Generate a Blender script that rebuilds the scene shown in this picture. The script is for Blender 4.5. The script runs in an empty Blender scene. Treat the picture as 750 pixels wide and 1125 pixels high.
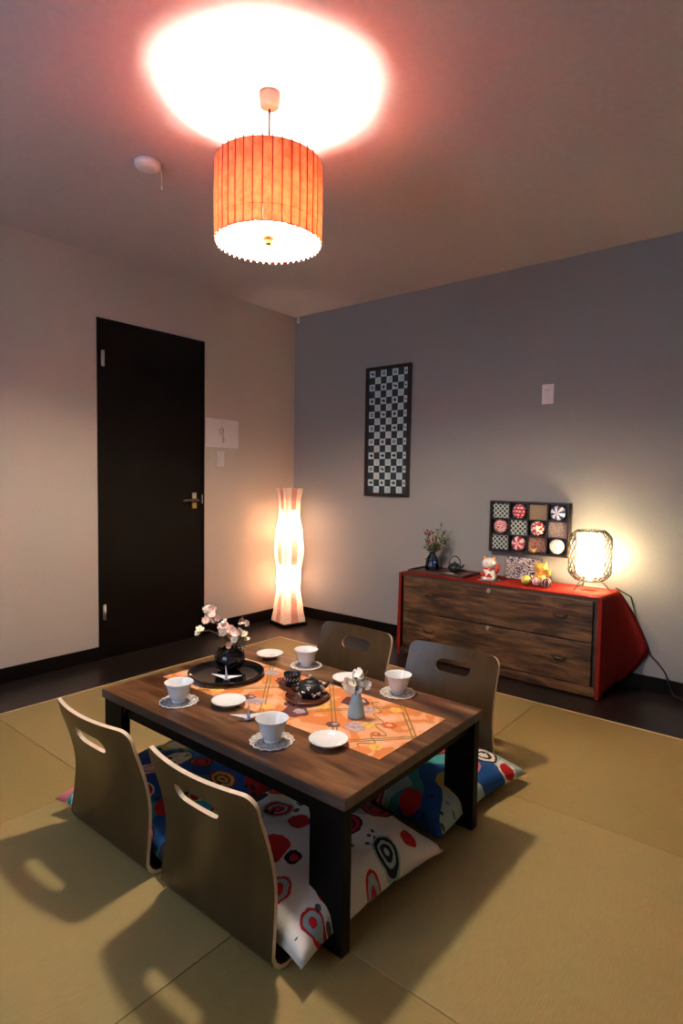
import bpy, math, random
from mathutils import Vector, Matrix, noise
from mathutils.geometry import delaunay_2d_cdt
PI = math.pi
S = bpy.context.scene
COL = S.collection
rnd = random.Random(7)

# ------------------------------------------------------------------ camera, light, exposure
def make_camera():
    f, yaw, pi, ro, cx, cy, cz = 646.0, 0.6844, -0.0563, 0.0153, -3.4682, -3.3368, 1.1148
    fw = Vector((math.cos(yaw)*math.cos(pi), math.sin(yaw)*math.cos(pi), math.sin(pi)))
    r = Vector((math.sin(yaw), -math.cos(yaw), 0)); u = r.cross(fw)
    r2 = r*math.cos(ro)+u*math.sin(ro); u2 = -r*math.sin(ro)+u*math.cos(ro)
    cd = bpy.data.cameras.new('camera'); co = bpy.data.objects.new('camera', cd); COL.objects.link(co)
    cd.sensor_fit = 'HORIZONTAL'; cd.sensor_width = 36; cd.lens = 36*f/750; cd.clip_start = .02
    M = Matrix((r2, u2, -fw)).transposed().to_4x4(); M.translation = (cx, cy, cz); co.matrix_world = M
    S.camera = co
make_camera()
S.view_settings.view_transform = 'Standard'; S.view_settings.look = 'None'
S.view_settings.gamma = 1; S.view_settings.use_curve_mapping = False
S.view_settings.exposure = 0.8
S.cycles.use_denoising = True
S.cycles.max_bounces = 10; S.cycles.diffuse_bounces = 5; S.cycles.transmission_bounces = 8; S.cycles.transparent_max_bounces = 8
S.cycles.sample_clamp_indirect = 60; S.cycles.caustics_reflective = False; S.cycles.caustics_refractive = False
PEND_E, FLOOR_E, TABLE_E, WIN_E = 800, 160, 520, 20
PEND_C, FLOOR_C, TABLE_C, WIN_C = (1, .87, .68), (1, .68, .44), (1, .76, .42), (.60, .74, 1)
w = bpy.data.worlds.new('sky'); S.world = w; w.use_nodes = True
w.node_tree.nodes['Background'].inputs[0].default_value = (.5, .62, .9, 1)
w.node_tree.nodes['Background'].inputs[1].default_value = .6
al = bpy.data.lights.new('window_daylight', 'AREA'); al.shape = 'RECTANGLE'; al.size = 2.0; al.size_y = 1.35
al.energy = WIN_E; al.color = WIN_C
ao = bpy.data.objects.new('window_daylight', al); COL.objects.link(ao)
ao.location = (-4.62, -1.9, 1.45); ao.rotation_euler = (0, -PI/2, 0)     # daylight entering through the window behind the camera

# ------------------------------------------------------------------ materials
def sock(n, *names):
    for k in names:
        if k in n.inputs: return n.inputs[k]
class NT:
    def __init__(s, name):
        s.m = bpy.data.materials.new(name); s.m.use_nodes = True; s.t = s.m.node_tree
        s.b = s.t.nodes['Principled BSDF']; s.out = s.t.nodes['Material Output']
    def n(s, typ, **kw):
        x = s.t.nodes.new(typ)
        for k, v in kw.items(): setattr(x, k, v)
        return x
    def l(s, a, b): s.t.links.new(a, b)
    def coords(s, scale=(1, 1, 1), rot=(0, 0, 0), loc=(0, 0, 0)):
        c = s.n('ShaderNodeTexCoord'); mp = s.n('ShaderNodeMapping')
        mp.inputs['Scale'].default_value = scale; mp.inputs['Rotation'].default_value = rot; mp.inputs['Location'].default_value = loc
        s.l(c.outputs['Object'], mp.inputs['Vector']); return mp.outputs[0]
    def noise(s, vec, scale=5, detail=4, rough=.5, dist=0):
        x = s.n('ShaderNodeTexNoise'); x.inputs['Scale'].default_value = scale; x.inputs['Detail'].default_value = detail
        x.inputs['Roughness'].default_value = rough; x.inputs['Distortion'].default_value = dist
        s.l(vec, x.inputs['Vector']); return x.outputs['Fac']
    def ramp(s, fac, stops, interp='LINEAR'):
        r = s.n('ShaderNodeValToRGB'); r.color_ramp.interpolation = interp; e = r.color_ramp.elements
        e[0].position, e[0].color = stops[0][0], (*stops[0][1], 1); e[1].position, e[1].color = stops[-1][0], (*stops[-1][1], 1)
        for p, c in stops[1:-1]: q = e.new(p); q.color = (*c, 1)
        s.l(fac, r.inputs[0]); return r.outputs[0]
    def mix(s, fac, a, b, mode='MIX'):
        x = s.n('ShaderNodeMixRGB', blend_type=mode)
        for i, v in ((0, fac), (1, a), (2, b)):
            if hasattr(v, 'links') or hasattr(v, 'node'): s.l(v, x.inputs[i])
            elif i == 0: x.inputs[0].default_value = v
            else: x.inputs[i].default_value = (*v, 1)
        return x.outputs[0]
    def math(s, op, a, b=None):
        x = s.n('ShaderNodeMath', operation=op)
        for i, v in ((0, a), (1, b)):
            if v is None: continue
            if hasattr(v, 'node'): s.l(v, x.inputs[i])
            else: x.inputs[i].default_value = v
        return x.outputs[0]
    def bump(s, h, strength=.3, dist=.002):
        x = s.n('ShaderNodeBump'); x.inputs['Strength'].default_value = strength; x.inputs['Distance'].default_value = dist
        s.l(h, x.inputs['Height']); s.l(x.outputs[0], s.b.inputs['Normal'])
    def col(s, c):
        if hasattr(c, 'node'): s.l(c, s.b.inputs['Base Color'])
        else: s.b.inputs['Base Color'].default_value = (*c, 1)
    def rough(s, v, spec=None):
        s.b.inputs['Roughness'].default_value = v
        if spec is not None: s.b.inputs['Specular IOR Level'].default_value = spec
def plain(name, c, rough=.5, metal=0, spec=.5, var=.06, scale=30, bump=0):
    t = NT(name); v = t.coords(); f = t.noise(v, scale, 3)
    t.col(t.ramp(f, [(.3, tuple(max(0, x*(1-var)) for x in c)), (.7, tuple(min(1, x*(1+var)) for x in c))]))
    t.rough(rough, spec); t.b.inputs['Metallic'].default_value = metal
    if bump: t.bump(f, bump, .003)
    return t.m
M = {}
def wallpaper(name, c, seam=False):
    t = NT(name); v1 = t.coords((420, 420, 30)); v2 = t.coords((40, 40, 500)); v3 = t.coords((1.6, 1.6, 1.1))
    a = t.noise(v1, 1, 2); b = t.noise(v2, 1, 2); big = t.noise(v3, 1, 3)
    h = t.math('ADD', a, b); hh = t.math('MULTIPLY', h, .5)
    base = t.ramp(hh, [(.3, tuple(x*.9 for x in c)), (.7, tuple(min(1, x*1.08) for x in c))])
    t.col(t.mix(.12, base, t.ramp(big, [(.3, tuple(x*.8 for x in c)), (.7, c)])))
    t.rough(.85, .25); t.bump(hh, .35, .0015); return t.m
M['wall_beige'] = wallpaper('wall_beige', (.49, .43, .375))
M['wall_grey'] = wallpaper('wall_grey', (.29, .302, .318))
M['ceiling'] = wallpaper('ceiling_paper', (.52, .475, .51))
def floor_wood():
    t = NT('dark_floorboards'); v = t.coords((3, 30, 3)); f = t.noise(v, 2, 6)
    t.col(t.ramp(f, [(.3, (.010, .007, .006)), (.7, (.026, .017, .013))])); t.rough(.32, .5); t.bump(f, .1, .001); return t.m
M['floor'] = floor_wood()
M['black_wood'] = plain('black_brown_trim', (.004, .003, .0027), .45, spec=.14, var=.3)
M['door'] = plain('black_brown_door_skin', (.0040, .0026, .0022), .40, spec=.14, var=.3, scale=8)
M['edge_strip'] = plain('pale_edge_strip', (.62, .47, .27), .4)
def tatami(name, rot, c):
    t = NT(name)
    v = t.coords((260, 30, 10) if not rot else (30, 260, 10)); f = t.noise(v, 1, 3, .6)
    v2 = t.coords((2, 2, 2)); g = t.noise(v2, 1.5, 4)
    wv = t.n('ShaderNodeTexWave', wave_type='BANDS', bands_direction='Y' if not rot else 'X'); wv.inputs['Scale'].default_value = 62
    c0 = t.n('ShaderNodeTexCoord'); t.l(c0.outputs['Object'], wv.inputs['Vector'])
    base = t.ramp(f, [(.25, tuple(x*.80 for x in c)), (.75, tuple(x*1.16 for x in c))])
    base = t.mix(.08, base, t.ramp(wv.outputs['Fac'], [(0, tuple(x*.82 for x in c)), (1, tuple(x*1.1 for x in c))]))
    base = t.mix(.3, base, t.ramp(g, [(.3, tuple(x*.85 for x in c)), (.7, tuple(x*1.1 for x in c))]))
    t.col(base); t.rough(.6, .3); t.bump(t.math('ADD', f, wv.outputs['Fac']), .2, .0008); return t.m
M['tatami_a'] = tatami('tatami_weave_lengthwise', 0, (.305, .220, .074))
M['tatami_b'] = tatami('tatami_weave_crosswise', 1, (.335, .250, .095))  # lighter tone: sheen of the turned reeds put into the base colour
def wood(name, c1, c2, c3, axis=1, rough=.35, sc=1., spec=.5, planks=0):
    t = NT(name); s = [18*sc]*3; s[axis] = 1.6*sc
    v = t.coords(s); f = t.noise(v, 1.2, 8, .62, .6); s2 = [4*sc]*3; s2[axis] = 1.0*sc
    g = t.noise(t.coords(s2), 1.3, 5, .6, 1.2)
    col = t.ramp(f, [(.36, c1), (.5, c2), (.66, c3)])
    col = t.mix(.5, col, t.ramp(g, [(.38, c1), (.5, c2), (.64, c3)]))
    t.col(col); t.rough(rough, spec); t.bump(f, .12, .001); return t.m
M['table_top'] = wood('rustic_brown_tabletop', (.020, .008, .003), (.092, .038, .015), (.27, .13, .055), 1, .30, 1.5, spec=.4)
M['table_edge'] = wood('table_edge_band', (.05, .032, .026), (.10, .07, .055), (.16, .12, .1), 1, .4)
M['chair_wood'] = wood('walnut_veneer', (.038, .021, .006), (.050, .029, .009), (.070, .042, .015), 2, .33, .8)
M['chair_edge'] = plain('pale_plywood_edge', (.74, .60, .42), .45, scale=80)
M['chest_wood'] = wood('weathered_brown_boards', (.014, .007, .004), (.072, .034, .015), (.25, .128, .055), 1, .5, 2.2)
M['chest_rail'] = wood('dark_chest_rail', (.035, .02, .014), (.06, .036, .026), (.10, .06, .045), 1, .5)
M['black_lacquer'] = plain('black_lacquer', (.006, .006, .007), .12, var=.2)
M['leg_black'] = plain('black_table_leg', (.004, .0035, .0035), .5, var=.2, spec=.14)
M['red_cloth'] = plain('red_felt_cloth', (.25, .018, .012), .85, spec=.1, scale=120, bump=.15)
M['porcelain'] = plain('white_porcelain', (.80, .81, .82), .15, var=.02)
M['white_plastic'] = plain('white_plastic', (.78, .76, .78), .4, var=.03)
M['cream_plastic'] = plain('cream_plastic', (.60, .55, .54), .45, var=.03)
M['rose_cream'] = plain('yellowed_cream_plastic', (.26, .21, .165), .5, var=.03)
M['grey_plastic'] = plain('grey_plastic', (.25, .25, .28), .5)
M['silver'] = plain('brushed_steel', (.62, .60, .56), .35, 1, var=.05)
M['brass'] = plain('brass', (.75, .52, .2), .3, 1, var=.05)
M['gold'] = plain('gold_glaze', (.85, .50, .12), .3, .35, var=.2, scale=60)
M['bronze'] = plain('aged_bronze', (.16, .10, .06), .35, .8, var=.2)
M['iron'] = plain('cast_iron', (.018, .018, .02), .45, .2, var=.3, scale=120, bump=.3)
M['cord'] = plain('black_cord', (.01, .01, .012), .5)
M['paper_white'] = plain('white_paper', (.80, .78, .80), .7, var=.03)
M['crane_blue'] = plain('lilac_patterned_paper', (.42, .45, .72), .6, var=.5, scale=220)
M['ink'] = plain('black_ink', (.012, .014, .018), .6)
M['sheet'] = plain('translucent_notice_sheet', (.66, .61, .62), .5, var=.02)
M['sheet_ink'] = plain('faded_ink', (.33, .31, .31), .6)
M['sheet_outline'] = plain('sheet_heading', (.52, .48, .48), .6)
M['teal_ink'] = plain('dark_teal_print', (.012, .035, .045), .4, var=.2)
M['print_white'] = plain('pale_blue_print', (.50, .62, .68), .4, var=.06)
M['print_grey'] = plain('grey_print', (.20, .26, .29), .5)
M['frame_brown'] = plain('dark_frame_wood', (.022, .013, .011), .4, var=.2)
M['leaf'] = plain('leaf_green', (.08, .15, .035), .5, var=.4, scale=40)
M['leaf_dark'] = plain('leaf_dark_green', (.035, .10, .06), .45, var=.3, scale=40)
M['berry'] = plain('dark_red_berry', (.22, .018, .025), .35, var=.3)
M['stem'] = plain('brown_stem', (.09, .055, .03), .7)
M['petal'] = plain('pink_petal', (.88, .62, .55), .5, var=.12, scale=70)
M['petal_cream'] = plain('cream_petal', (.88, .80, .62), .5, var=.08, scale=70)
M['petal_white'] = plain('white_petal', (.90, .88, .84), .5, var=.04)
M['pistil'] = plain('pink_flower_heart', (.75, .22, .22), .5)
M['celadon'] = plain('pale_blue_celadon', (.40, .60, .64), .18, var=.05)
M['red_wood'] = wood('reddish_lacquered_tray', (.055, .014, .009), (.13, .035, .02), (.24, .075, .04), 1, .22)
M['tray_brown'] = wood('dark_brown_tray', (.035, .015, .011), (.075, .035, .026), (.12, .06, .045), 1, .35)
M['red_glaze'] = plain('red_glaze', (.65, .06, .035), .25, var=.1)
M['orange_glaze'] = plain('orange_cloth_ball', (.85, .32, .08), .4, var=.2)
M['white_glaze'] = plain('white_glaze', (.88, .86, .83), .2, var=.03)
M['green_glaze'] = plain('yellow_green_ball', (.62, .66, .16), .5, var=.4, scale=80)
M['dark_glaze'] = plain('maroon_ball', (.10, .02, .025), .4, var=.4, scale=80)
M['glaze_speck'] = plain('pale_speckled_ball', (.65, .55, .55), .5, var=.35, scale=120)
def glass(name, c, rough=.02, ior=1.45, mixt=.55):
    t = NT(name); tr = t.n('ShaderNodeBsdfTransparent'); tr.inputs[0].default_value = (*c, 1)
    gl = t.n('ShaderNodeBsdfGlossy'); gl.inputs['Roughness'].default_value = rough
    fr = t.n('ShaderNodeFresnel'); fr.inputs[0].default_value = ior
    mx = t.n('ShaderNodeMixShader'); t.l(fr.outputs[0], mx.inputs[0]); t.l(tr.outputs[0], mx.inputs[1]); t.l(gl.outputs[0], mx.inputs[2])
    t.l(mx.outputs[0], t.out.inputs[0]); t.t.nodes.remove(t.b); return t.m
M['smoke_glass'] = glass('smoky_glass', (.55, .53, .56), ior=1.6)
M['blue_glass'] = glass('blue_grey_glass', (.74, .80, .92), ior=1.6)
M['clear_glass'] = glass('clear_glass', (.92, .93, .95))
def lace():
    t = NT('glass_lace'); v = t.coords(); c = t.n('ShaderNodeTexVoronoi', feature='DISTANCE_TO_EDGE'); c.inputs['Scale'].default_value = 75; t.l(v, c.inputs['Vector'])
    f = t.ramp(c.outputs['Distance'], [(.02, (.7, .7, .7)), (.18, (.3, .3, .3))])
    t.col((.78, .74, .70)); t.rough(.2); t.l(f, t.b.inputs['Alpha']); return t.m
M['lace'] = lace()
M['lace_rim'] = plain('lace_rim', (.78, .74, .66), .25)
def emit(name, c, e):
    t = NT(name); em = t.n('ShaderNodeEmission'); em.inputs[0].default_value = (*c, 1); em.inputs[1].default_value = e
    t.l(em.outputs[0], t.out.inputs[0]); t.t.nodes.remove(t.b); return t.m
M['bulb_pendant'] = emit('pendant_bulb_glow', PEND_C, PEND_E)
M['bulb_floor'] = emit('floor_lamp_bulb_glow', FLOOR_C, FLOOR_E)
M['bulb_table'] = emit('table_lamp_bulb_glow', TABLE_C, TABLE_E)
def translucent(name, cT, cD, mixf, fiber=0., vec=(14, 14, 14), gain=0.25):
    """paper or cloth that lets part of the light through"""
    t = NT(name); v = t.coords(vec); f = t.noise(v, 1.5, 6, .7)
    a = t.ramp(f, [(.3, tuple(x*(1-gain) for x in cT)), (.7, cT)]); d = t.ramp(f, [(.3, tuple(x*(1-gain) for x in cD)), (.7, cD)])
    tr = t.n('ShaderNodeBsdfTranslucent'); di = t.n('ShaderNodeBsdfDiffuse'); mx = t.n('ShaderNodeMixShader'); mx.inputs[0].default_value = mixf
    t.l(a, tr.inputs[0]); t.l(d, di.inputs[0]); t.l(di.outputs[0], mx.inputs[1]); t.l(tr.outputs[0], mx.inputs[2])
    t.l(mx.outputs[0], t.out.inputs[0]); t.t.nodes.remove(t.b); return t.m
M['shade_red'] = translucent('orange_red_washi', (.95, .155, .05), (.72, .20, .14), .05, vec=(22, 22, 22), gain=.55)
M['shade_rib'] = plain('dark_red_rib', (.35, .02, .012), .7)
M['shade_white'] = translucent('pale_pink_fringe', (.9, .7, .65), (.85, .7, .65), .4)
M['washi'] = translucent('pink_washi', (.93, .76, .64), (.86, .72, .65), .34, vec=(22, 22, 30), gain=.18)
M['washi_dim_strip'] = translucent('rose_washi_dim_strip', (.80, .42, .33), (.76, .42, .36), .22, vec=(30, 30, 90), gain=.4)  # darker rose strips, dimness far from the bulbs put into the colour
M['lamp_paper'] = translucent('white_lamp_paper', (.96, .92, .84), (.9, .88, .82), .7)
M['cane'] = plain('dark_cane', (.022, .013, .006), .5, var=.3)
def cushion_mat(name, cols, bg, seed, scale=7.5, dens=.88):
    """printed cotton: a ground of big colour patches with round and petalled motifs"""
    t = NT(name); v = t.coords((1, 1, .35), loc=(seed*1.37, seed*.71, 0))
    nz = t.n('ShaderNodeTexNoise'); nz.inputs['Scale'].default_value = 3.2; nz.inputs['Detail'].default_value = 1; t.l(v, nz.inputs['Vector'])
    ground = t.ramp(nz.outputs['Fac'], bg, 'CONSTANT')
    vo = t.n('ShaderNodeTexVoronoi'); vo.inputs['Scale'].default_value = scale; vo.inputs['Randomness'].default_value = .55; t.l(v, vo.inputs['Vector'])
    sep = t.n('ShaderNodeSeparateColor'); t.l(vo.outputs['Color'], sep.inputs[0])
    cc = t.ramp(sep.outputs[0], cols, 'CONSTANT')
    c2 = t.ramp(sep.outputs[1], cols[::-1] if False else [(p, cols[(i+2) % len(cols)][1]) for i, (p, c) in enumerate(cols)], 'CONSTANT')
    d = vo.outputs['Distance']
    n2 = t.noise(v, 46, 2); dd = t.math('ADD', d, t.math('MULTIPLY', t.math('SUBTRACT', n2, .5), .09))
    rad = t.math('ADD', t.math('MULTIPLY', sep.outputs[2], .16), .30)
    rel = t.math('DIVIDE', dd, rad)
    inside = t.math('LESS_THAN', rel, 1.0); has = t.math('LESS_THAN', sep.outputs[1], dens)
    ring = t.math('GREATER_THAN', t.math('SINE', t.math('MULTIPLY', rel, 15.0)), .25)
    inner = t.mix(ring, cc, c2)
    out = t.mix(t.math('MULTIPLY', inside, has), ground, inner)
    # small scattered black twigs and dots
    v3 = t.n('ShaderNodeTexVoronoi'); v3.inputs['Scale'].default_value = 34; t.l(v, v3.inputs['Vector'])
    m3 = t.noise(v, 7, 1); dots = t.math('MULTIPLY', t.math('LESS_THAN', v3.outputs['Distance'], .30), t.math('GREATER_THAN', m3, .56))
    out = t.mix(t.math('MULTIPLY', dots, .9), out, (.02, .02, .03))
    t.col(out); t.rough(.8, .2); t.bump(t.noise(v, 300, 2), .15, .0005); return t.m
RED, BLU, TEA, YEL, WHT, BLK, PNK = (.50, .02, .025), (.015, .09, .30), (.05, .27, .27), (.62, .50, .13), (.68, .66, .60), (.02, .018, .025), (.60, .16, .18)
pal = [(0, RED), (.25, WHT), (.42, YEL), (.56, RED), (.72, BLK), (.86, PNK)]
M['cushion_blue'] = cushion_mat('blue_floral_cotton', pal, [(0, BLU), (.40, (.02, .10, .30)), (.50, TEA), (.56, YEL), (.61, WHT)], 1., 9.5, 1.)
M['cushion_blue_red'] = cushion_mat('blue_teal_floral_cotton', pal, [(0, (.38, .50, .46)), (.40, BLU), (.55, TEA), (.62, (.38, .50, .46))], 3.3, 7.5, 1.)
M['cushion_white'] = cushion_mat('white_floral_cotton', [(0, RED), (.30, BLK), (.45, RED), (.62, (.30, .42, .40)), (.78, RED), (.9, BLK)], [(0, (.40, .46, .45)), (.36, WHT), (.66, (.66, .58, .34))], 5.1, 9.5, 1.)
M['cushion_teal'] = cushion_mat('teal_floral_cotton', pal, [(0, BLU), (.5, TEA), (.6, WHT)], 8.2)
def ball_mat(name, a, b, n=10):
    t = NT(name); v = t.coords((1, 1, 1)); vo = t.n('ShaderNodeTexVoronoi'); vo.inputs['Scale'].default_value = n*6; t.l(v, vo.inputs['Vector'])
    t.col(t.ramp(vo.outputs['Distance'], [(0, a), (.55, b)], 'CONSTANT')); t.rough(.6); return t.m
M['ball_red'] = plain('crimson_thread', (.50, .02, .04), .6, var=.2, scale=200)
M['ball_white'] = plain('white_thread', (.78, .72, .74), .6, var=.08, scale=200)
M['ball_blue'] = plain('indigo_thread', (.03, .06, .30), .6, var=.2, scale=200)
M['ball_flower'] = ball_mat('red_flower_brocade', (.85, .75, .75), (.50, .02, .04))
M['tan_cloth'] = plain('tan_cloth', (.25, .20, .14), .8, bump=.3, scale=200)
M['weave_grey'] = ball_mat('grey_brocade', (.30, .24, .24), (.12, .09, .10), 30)
M['hatch_red'] = ball_mat('red_brown_brocade', (.33, .17, .14), (.12, .05, .045), 22)
def scallop():
    t = NT('black_white_scallop'); v = t.coords((1, 1, 1)); sp = t.n('ShaderNodeSeparateXYZ'); t.l(v, sp.inputs[0])
    a = t.math('SINE', t.math('MULTIPLY', sp.outputs[1], 216.)); b = t.math('SINE', t.math('MULTIPLY', sp.outputs[2], 216.))
    m = t.math('GREATER_THAN', t.math('MULTIPLY', a, b), .12)
    t.col(t.mix(m, (.42, .50, .47), (.012, .02, .02))); t.rough(.8); return t.m
M['scallop'] = scallop()
def wave_print():
    t = NT('black_white_wave_print'); v = t.coords((1, 8, 16)); f = t.noise(v, 1.6, 2, .5, 2.6)
    m = t.math('GREATER_THAN', t.math('SINE', t.math('MULTIPLY', f, 34.)), .0)
    t.col(t.mix(m, (.60, .56, .62), (.03, .03, .045))); t.rough(.5); return t.m
M['wave'] = wave_print()
def runner_mat(name, cA, cB, cC):
    t = NT(name); v = t.coords((1, 1, 1)); f = t.noise(v, 9, 2, .5, 1.0); g = t.noise(v, 26, 3, .6, .8)
    a = t.ramp(f, [(.0, cA), (.47, cB), (.60, cC)], 'CONSTANT'); m = t.math('GREATER_THAN', g, .66)
    t.col(t.mix(t.math('MULTIPLY', m, .35), a, (.35, .13, .08))); t.rough(.5, .4); t.bump(t.noise(v, 500, 2), .2, .0004); return t.m
M['runner'] = runner_mat('orange_gold_brocade', (.70, .23, .06), (.80, .38, .19), (.82, .46, .28))
M['run_line'] = plain('olive_gold_line', (.28, .17, .03), .5)
M['run_brown'] = plain('brown_peony_motif', (.13, .035, .04), .6, var=.5, scale=90)
M['run_grey'] = plain('grey_peony_motif', (.45, .34, .36), .6, var=.4, scale=90)
M['run_red'] = plain('red_flower_motif', (.62, .10, .04), .6, var=.3, scale=90)
M['run_gold'] = plain('gold_leaf_motif', (.80, .45, .09), .5, var=.25, scale=90)

# ------------------------------------------------------------------ mesh builder
class MB:
    def __init__(s): s.v = []; s.f = []; s.mi = []; s.sm = []
    def add(s, vs, fs, mi=0, smooth=False):
        o = len(s.v); s.v += [tuple(x) for x in vs]
        for f in fs: s.f.append([i+o for i in f]); s.mi.append(mi); s.sm.append(smooth)
        return s
    def box(s, lo, hi, mi=0, rz=0, c=None):
        x0, y0, z0 = lo; x1, y1, z1 = hi
        vs = [Vector((x, y, z)) for x in (x0, x1) for y in (y0, y1) for z in (z0, z1)]
        if rz:
            c = Vector(c or ((x0+x1)/2, (y0+y1)/2, 0)); R = Matrix.Rotation(rz, 3, 'Z'); vs = [R@(v-c)+c for v in vs]
        return s.add(vs, [(0, 1, 3, 2), (4, 6, 7, 5), (0, 4, 5, 1), (2, 3, 7, 6), (0, 2, 6, 4), (1, 5, 7, 3)], mi)
    def lathe(s, prof, n=32, c=(0, 0, 0), mi=0, smooth=True, axis='z', M3=None, cap=True):
        c = Vector(c); vs = []
        for r, z in prof:
            for k in range(n):
                a = 2*PI*k/n; p = Vector((r*math.cos(a), r*math.sin(a), z))
                if axis == 'x': p = Vector((p.z, p.x, p.y))
                if axis == 'y': p = Vector((p.x, p.z, p.y))
                if M3: p = M3@p
                vs.append(p+c)
        fs = []
        for i in range(len(prof)-1):
            for k in range(n):
                a = i*n+k; b = i*n+(k+1) % n; fs.append((a, b, b+n, a+n))
        s.add(vs, fs, mi, smooth)
        if cap:
            o = len(s.v)-len(vs); L = len(prof)
            for base in (0, (L-1)*n):
                if prof[0 if base == 0 else -1][0] > 1e-5:
                    s.f.append([o+base+k for k in (range(n) if base else range(n-1, -1, -1))]); s.mi.append(mi); s.sm.append(False)
        return s
    def tube(s, pts, r, n=8, mi=0, closed=False, cap=True):
        pts = [Vector(p) for p in pts]; N = len(pts); rs = r if isinstance(r, (list, tuple)) else [r]*N
        up = Vector((0, 0, 1)); vs = []; prev = None
        for i, p in enumerate(pts):
            a = pts[(i-1) % N] if (closed or i > 0) else pts[i]; b = pts[(i+1) % N] if (closed or i < N-1) else pts[i]
            t = (b-a).normalized() if (b-a).length > 1e-9 else Vector((0, 0, 1))
            if prev is None:
                u = t.orthogonal().normalized() if abs(t.dot(up)) > .95 else t.cross(up).normalized()
            else:
                u = prev - t*prev.dot(t); u = u.normalized() if u.length > 1e-6 else t.orthogonal().normalized()
            prev = u; w_ = t.cross(u)
            for k in range(n):
                q = 2*PI*k/n; vs.append(p+(u*math.cos(q)+w_*math.sin(q))*rs[i])
        fs = []
        for i in range(N if closed else N-1):
            j = (i+1) % N
            for k in range(n): fs.append((i*n+k, i*n+(k+1) % n, j*n+(k+1) % n, j*n+k))
        if cap and not closed: fs.append(tuple(range(n-1, -1, -1))); fs.append(tuple((N-1)*n+k for k in range(n)))
        return s.add(vs, fs, mi, True)
    def ball(s, c, r, mi=0, n=16, m=10, sc=(1, 1, 1), fn=None):
        prof = [(math.sin(PI*i/m)*r, -math.cos(PI*i/m)*r) for i in range(m+1)]
        o = len(s.f); vo = len(s.v)
        s.lathe(prof, n, (0, 0, 0), mi, True, cap=False)
        for i in range(vo, len(s.v)):
            v = s.v[i]; s.v[i] = (v[0]*sc[0]+c[0], v[1]*sc[1]+c[1], v[2]*sc[2]+c[2])
        if fn:
            for i in range(o, len(s.f)):
                f = s.f[i]; p = sum((Vector(s.v[k]) for k in f), Vector())/len(f)-Vector(c); s.mi[i] = fn(p)
        return s
    def prism(s, poly, z0, z1, mi=0, fn=None):
        n = len(poly); vs = [(x, y, z0) for x, y in poly]+[(x, y, z1) for x, y in poly]
        fs = [tuple(range(n-1, -1, -1)), tuple(range(n, 2*n))]+[(k, (k+1) % n, n+(k+1) % n, n+k) for k in range(n)]
        if fn: vs = [fn(Vector(v)) for v in vs]
        return s.add(vs, fs, mi)
    def build(s, name, mats, parent=None, bevel=0, loc=None, solid=0):
        me = bpy.data.meshes.new(name); me.from_pydata(s.v, [], s.f); 
        for m in (mats if isinstance(mats, (list, tuple)) else [mats]): me.materials.append(M[m])
        for p, mi, sm in zip(me.polygons, s.mi, s.sm): p.material_index = mi; p.use_smooth = sm
        me.update(); me.validate(clean_customdata=False)
        o = bpy.data.objects.new(name, me); COL.objects.link(o)
        if parent: o.parent = parent
        if loc: o.location = loc
        if solid:
            q = o.modifiers.new('thickness', 'SOLIDIFY'); q.thickness = solid; q.offset = 0
        if bevel:
            b = o.modifiers.new('bevel', 'BEVEL'); b.width = bevel; b.segments = 2; b.limit_method = 'ANGLE'; b.harden_normals = False
        return o
def thing(name, label, cat, loc=(0, 0, 0), rz=0, group=None):
    o = bpy.data.objects.new(name, None); COL.objects.link(o); o.empty_display_size = .05
    o.location = loc; o.rotation_euler = (0, 0, rz); return tag(o, label, cat, group)
def tag(o, label, cat, group=None, kind=None):
    o['label'] = label; o['category'] = cat
    if group: o['group'] = group
    if kind: o['kind'] = kind
    return o
def struct(mb, name, mats, **k):
    o = mb.build(name, mats, **k); o['kind'] = 'structure'; return o
def dup(root, loc, rz, label, group=None):
    r = root.copy(); COL.objects.link(r); r.location = loc; r.rotation_euler = (0, 0, rz); r['label'] = label
    if group: r['group'] = group
    for ch in list(root.children):
        c = ch.copy(); COL.objects.link(c); c.parent = r
        for g in list(ch.children):
            d = g.copy(); COL.objects.link(d); d.parent = c
    return r

# ------------------------------------------------------------------ room shell
RX, RY, H = -4.5, -4.4, 2.40
TX, TY, TS = -.5798, -.4381, .918
TX1, TY1 = TX-4*TS, TY-4*TS
b = MB()
b.box((RX-.1, RY-.1, -.12), (0.1, .1, -.04))
b.box((TX+.010, RY, -.04), (.1, .1, 0)); b.box((RX, TY+.010, -.04), (TX+.010, .1, 0))
b.box((RX, RY, -.04), (TX1, TY+.010, 0)); b.box((TX1, RY, -.04), (TX+.010, TY1, 0))
struct(b, 'floor', 'floor')
struct(MB().box((TX, TY1, -.04), (TX+.010, TY+.010, .001)), 'trim_1', 'edge_strip')
struct(MB().box((TX1, TY, -.04), (TX, TY+.010, .001)), 'trim_2', 'edge_strip')
struct(MB().box((RX-.1, RY-.1, H), (.1, .1, H+.1)), 'ceiling', 'ceiling')
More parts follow.
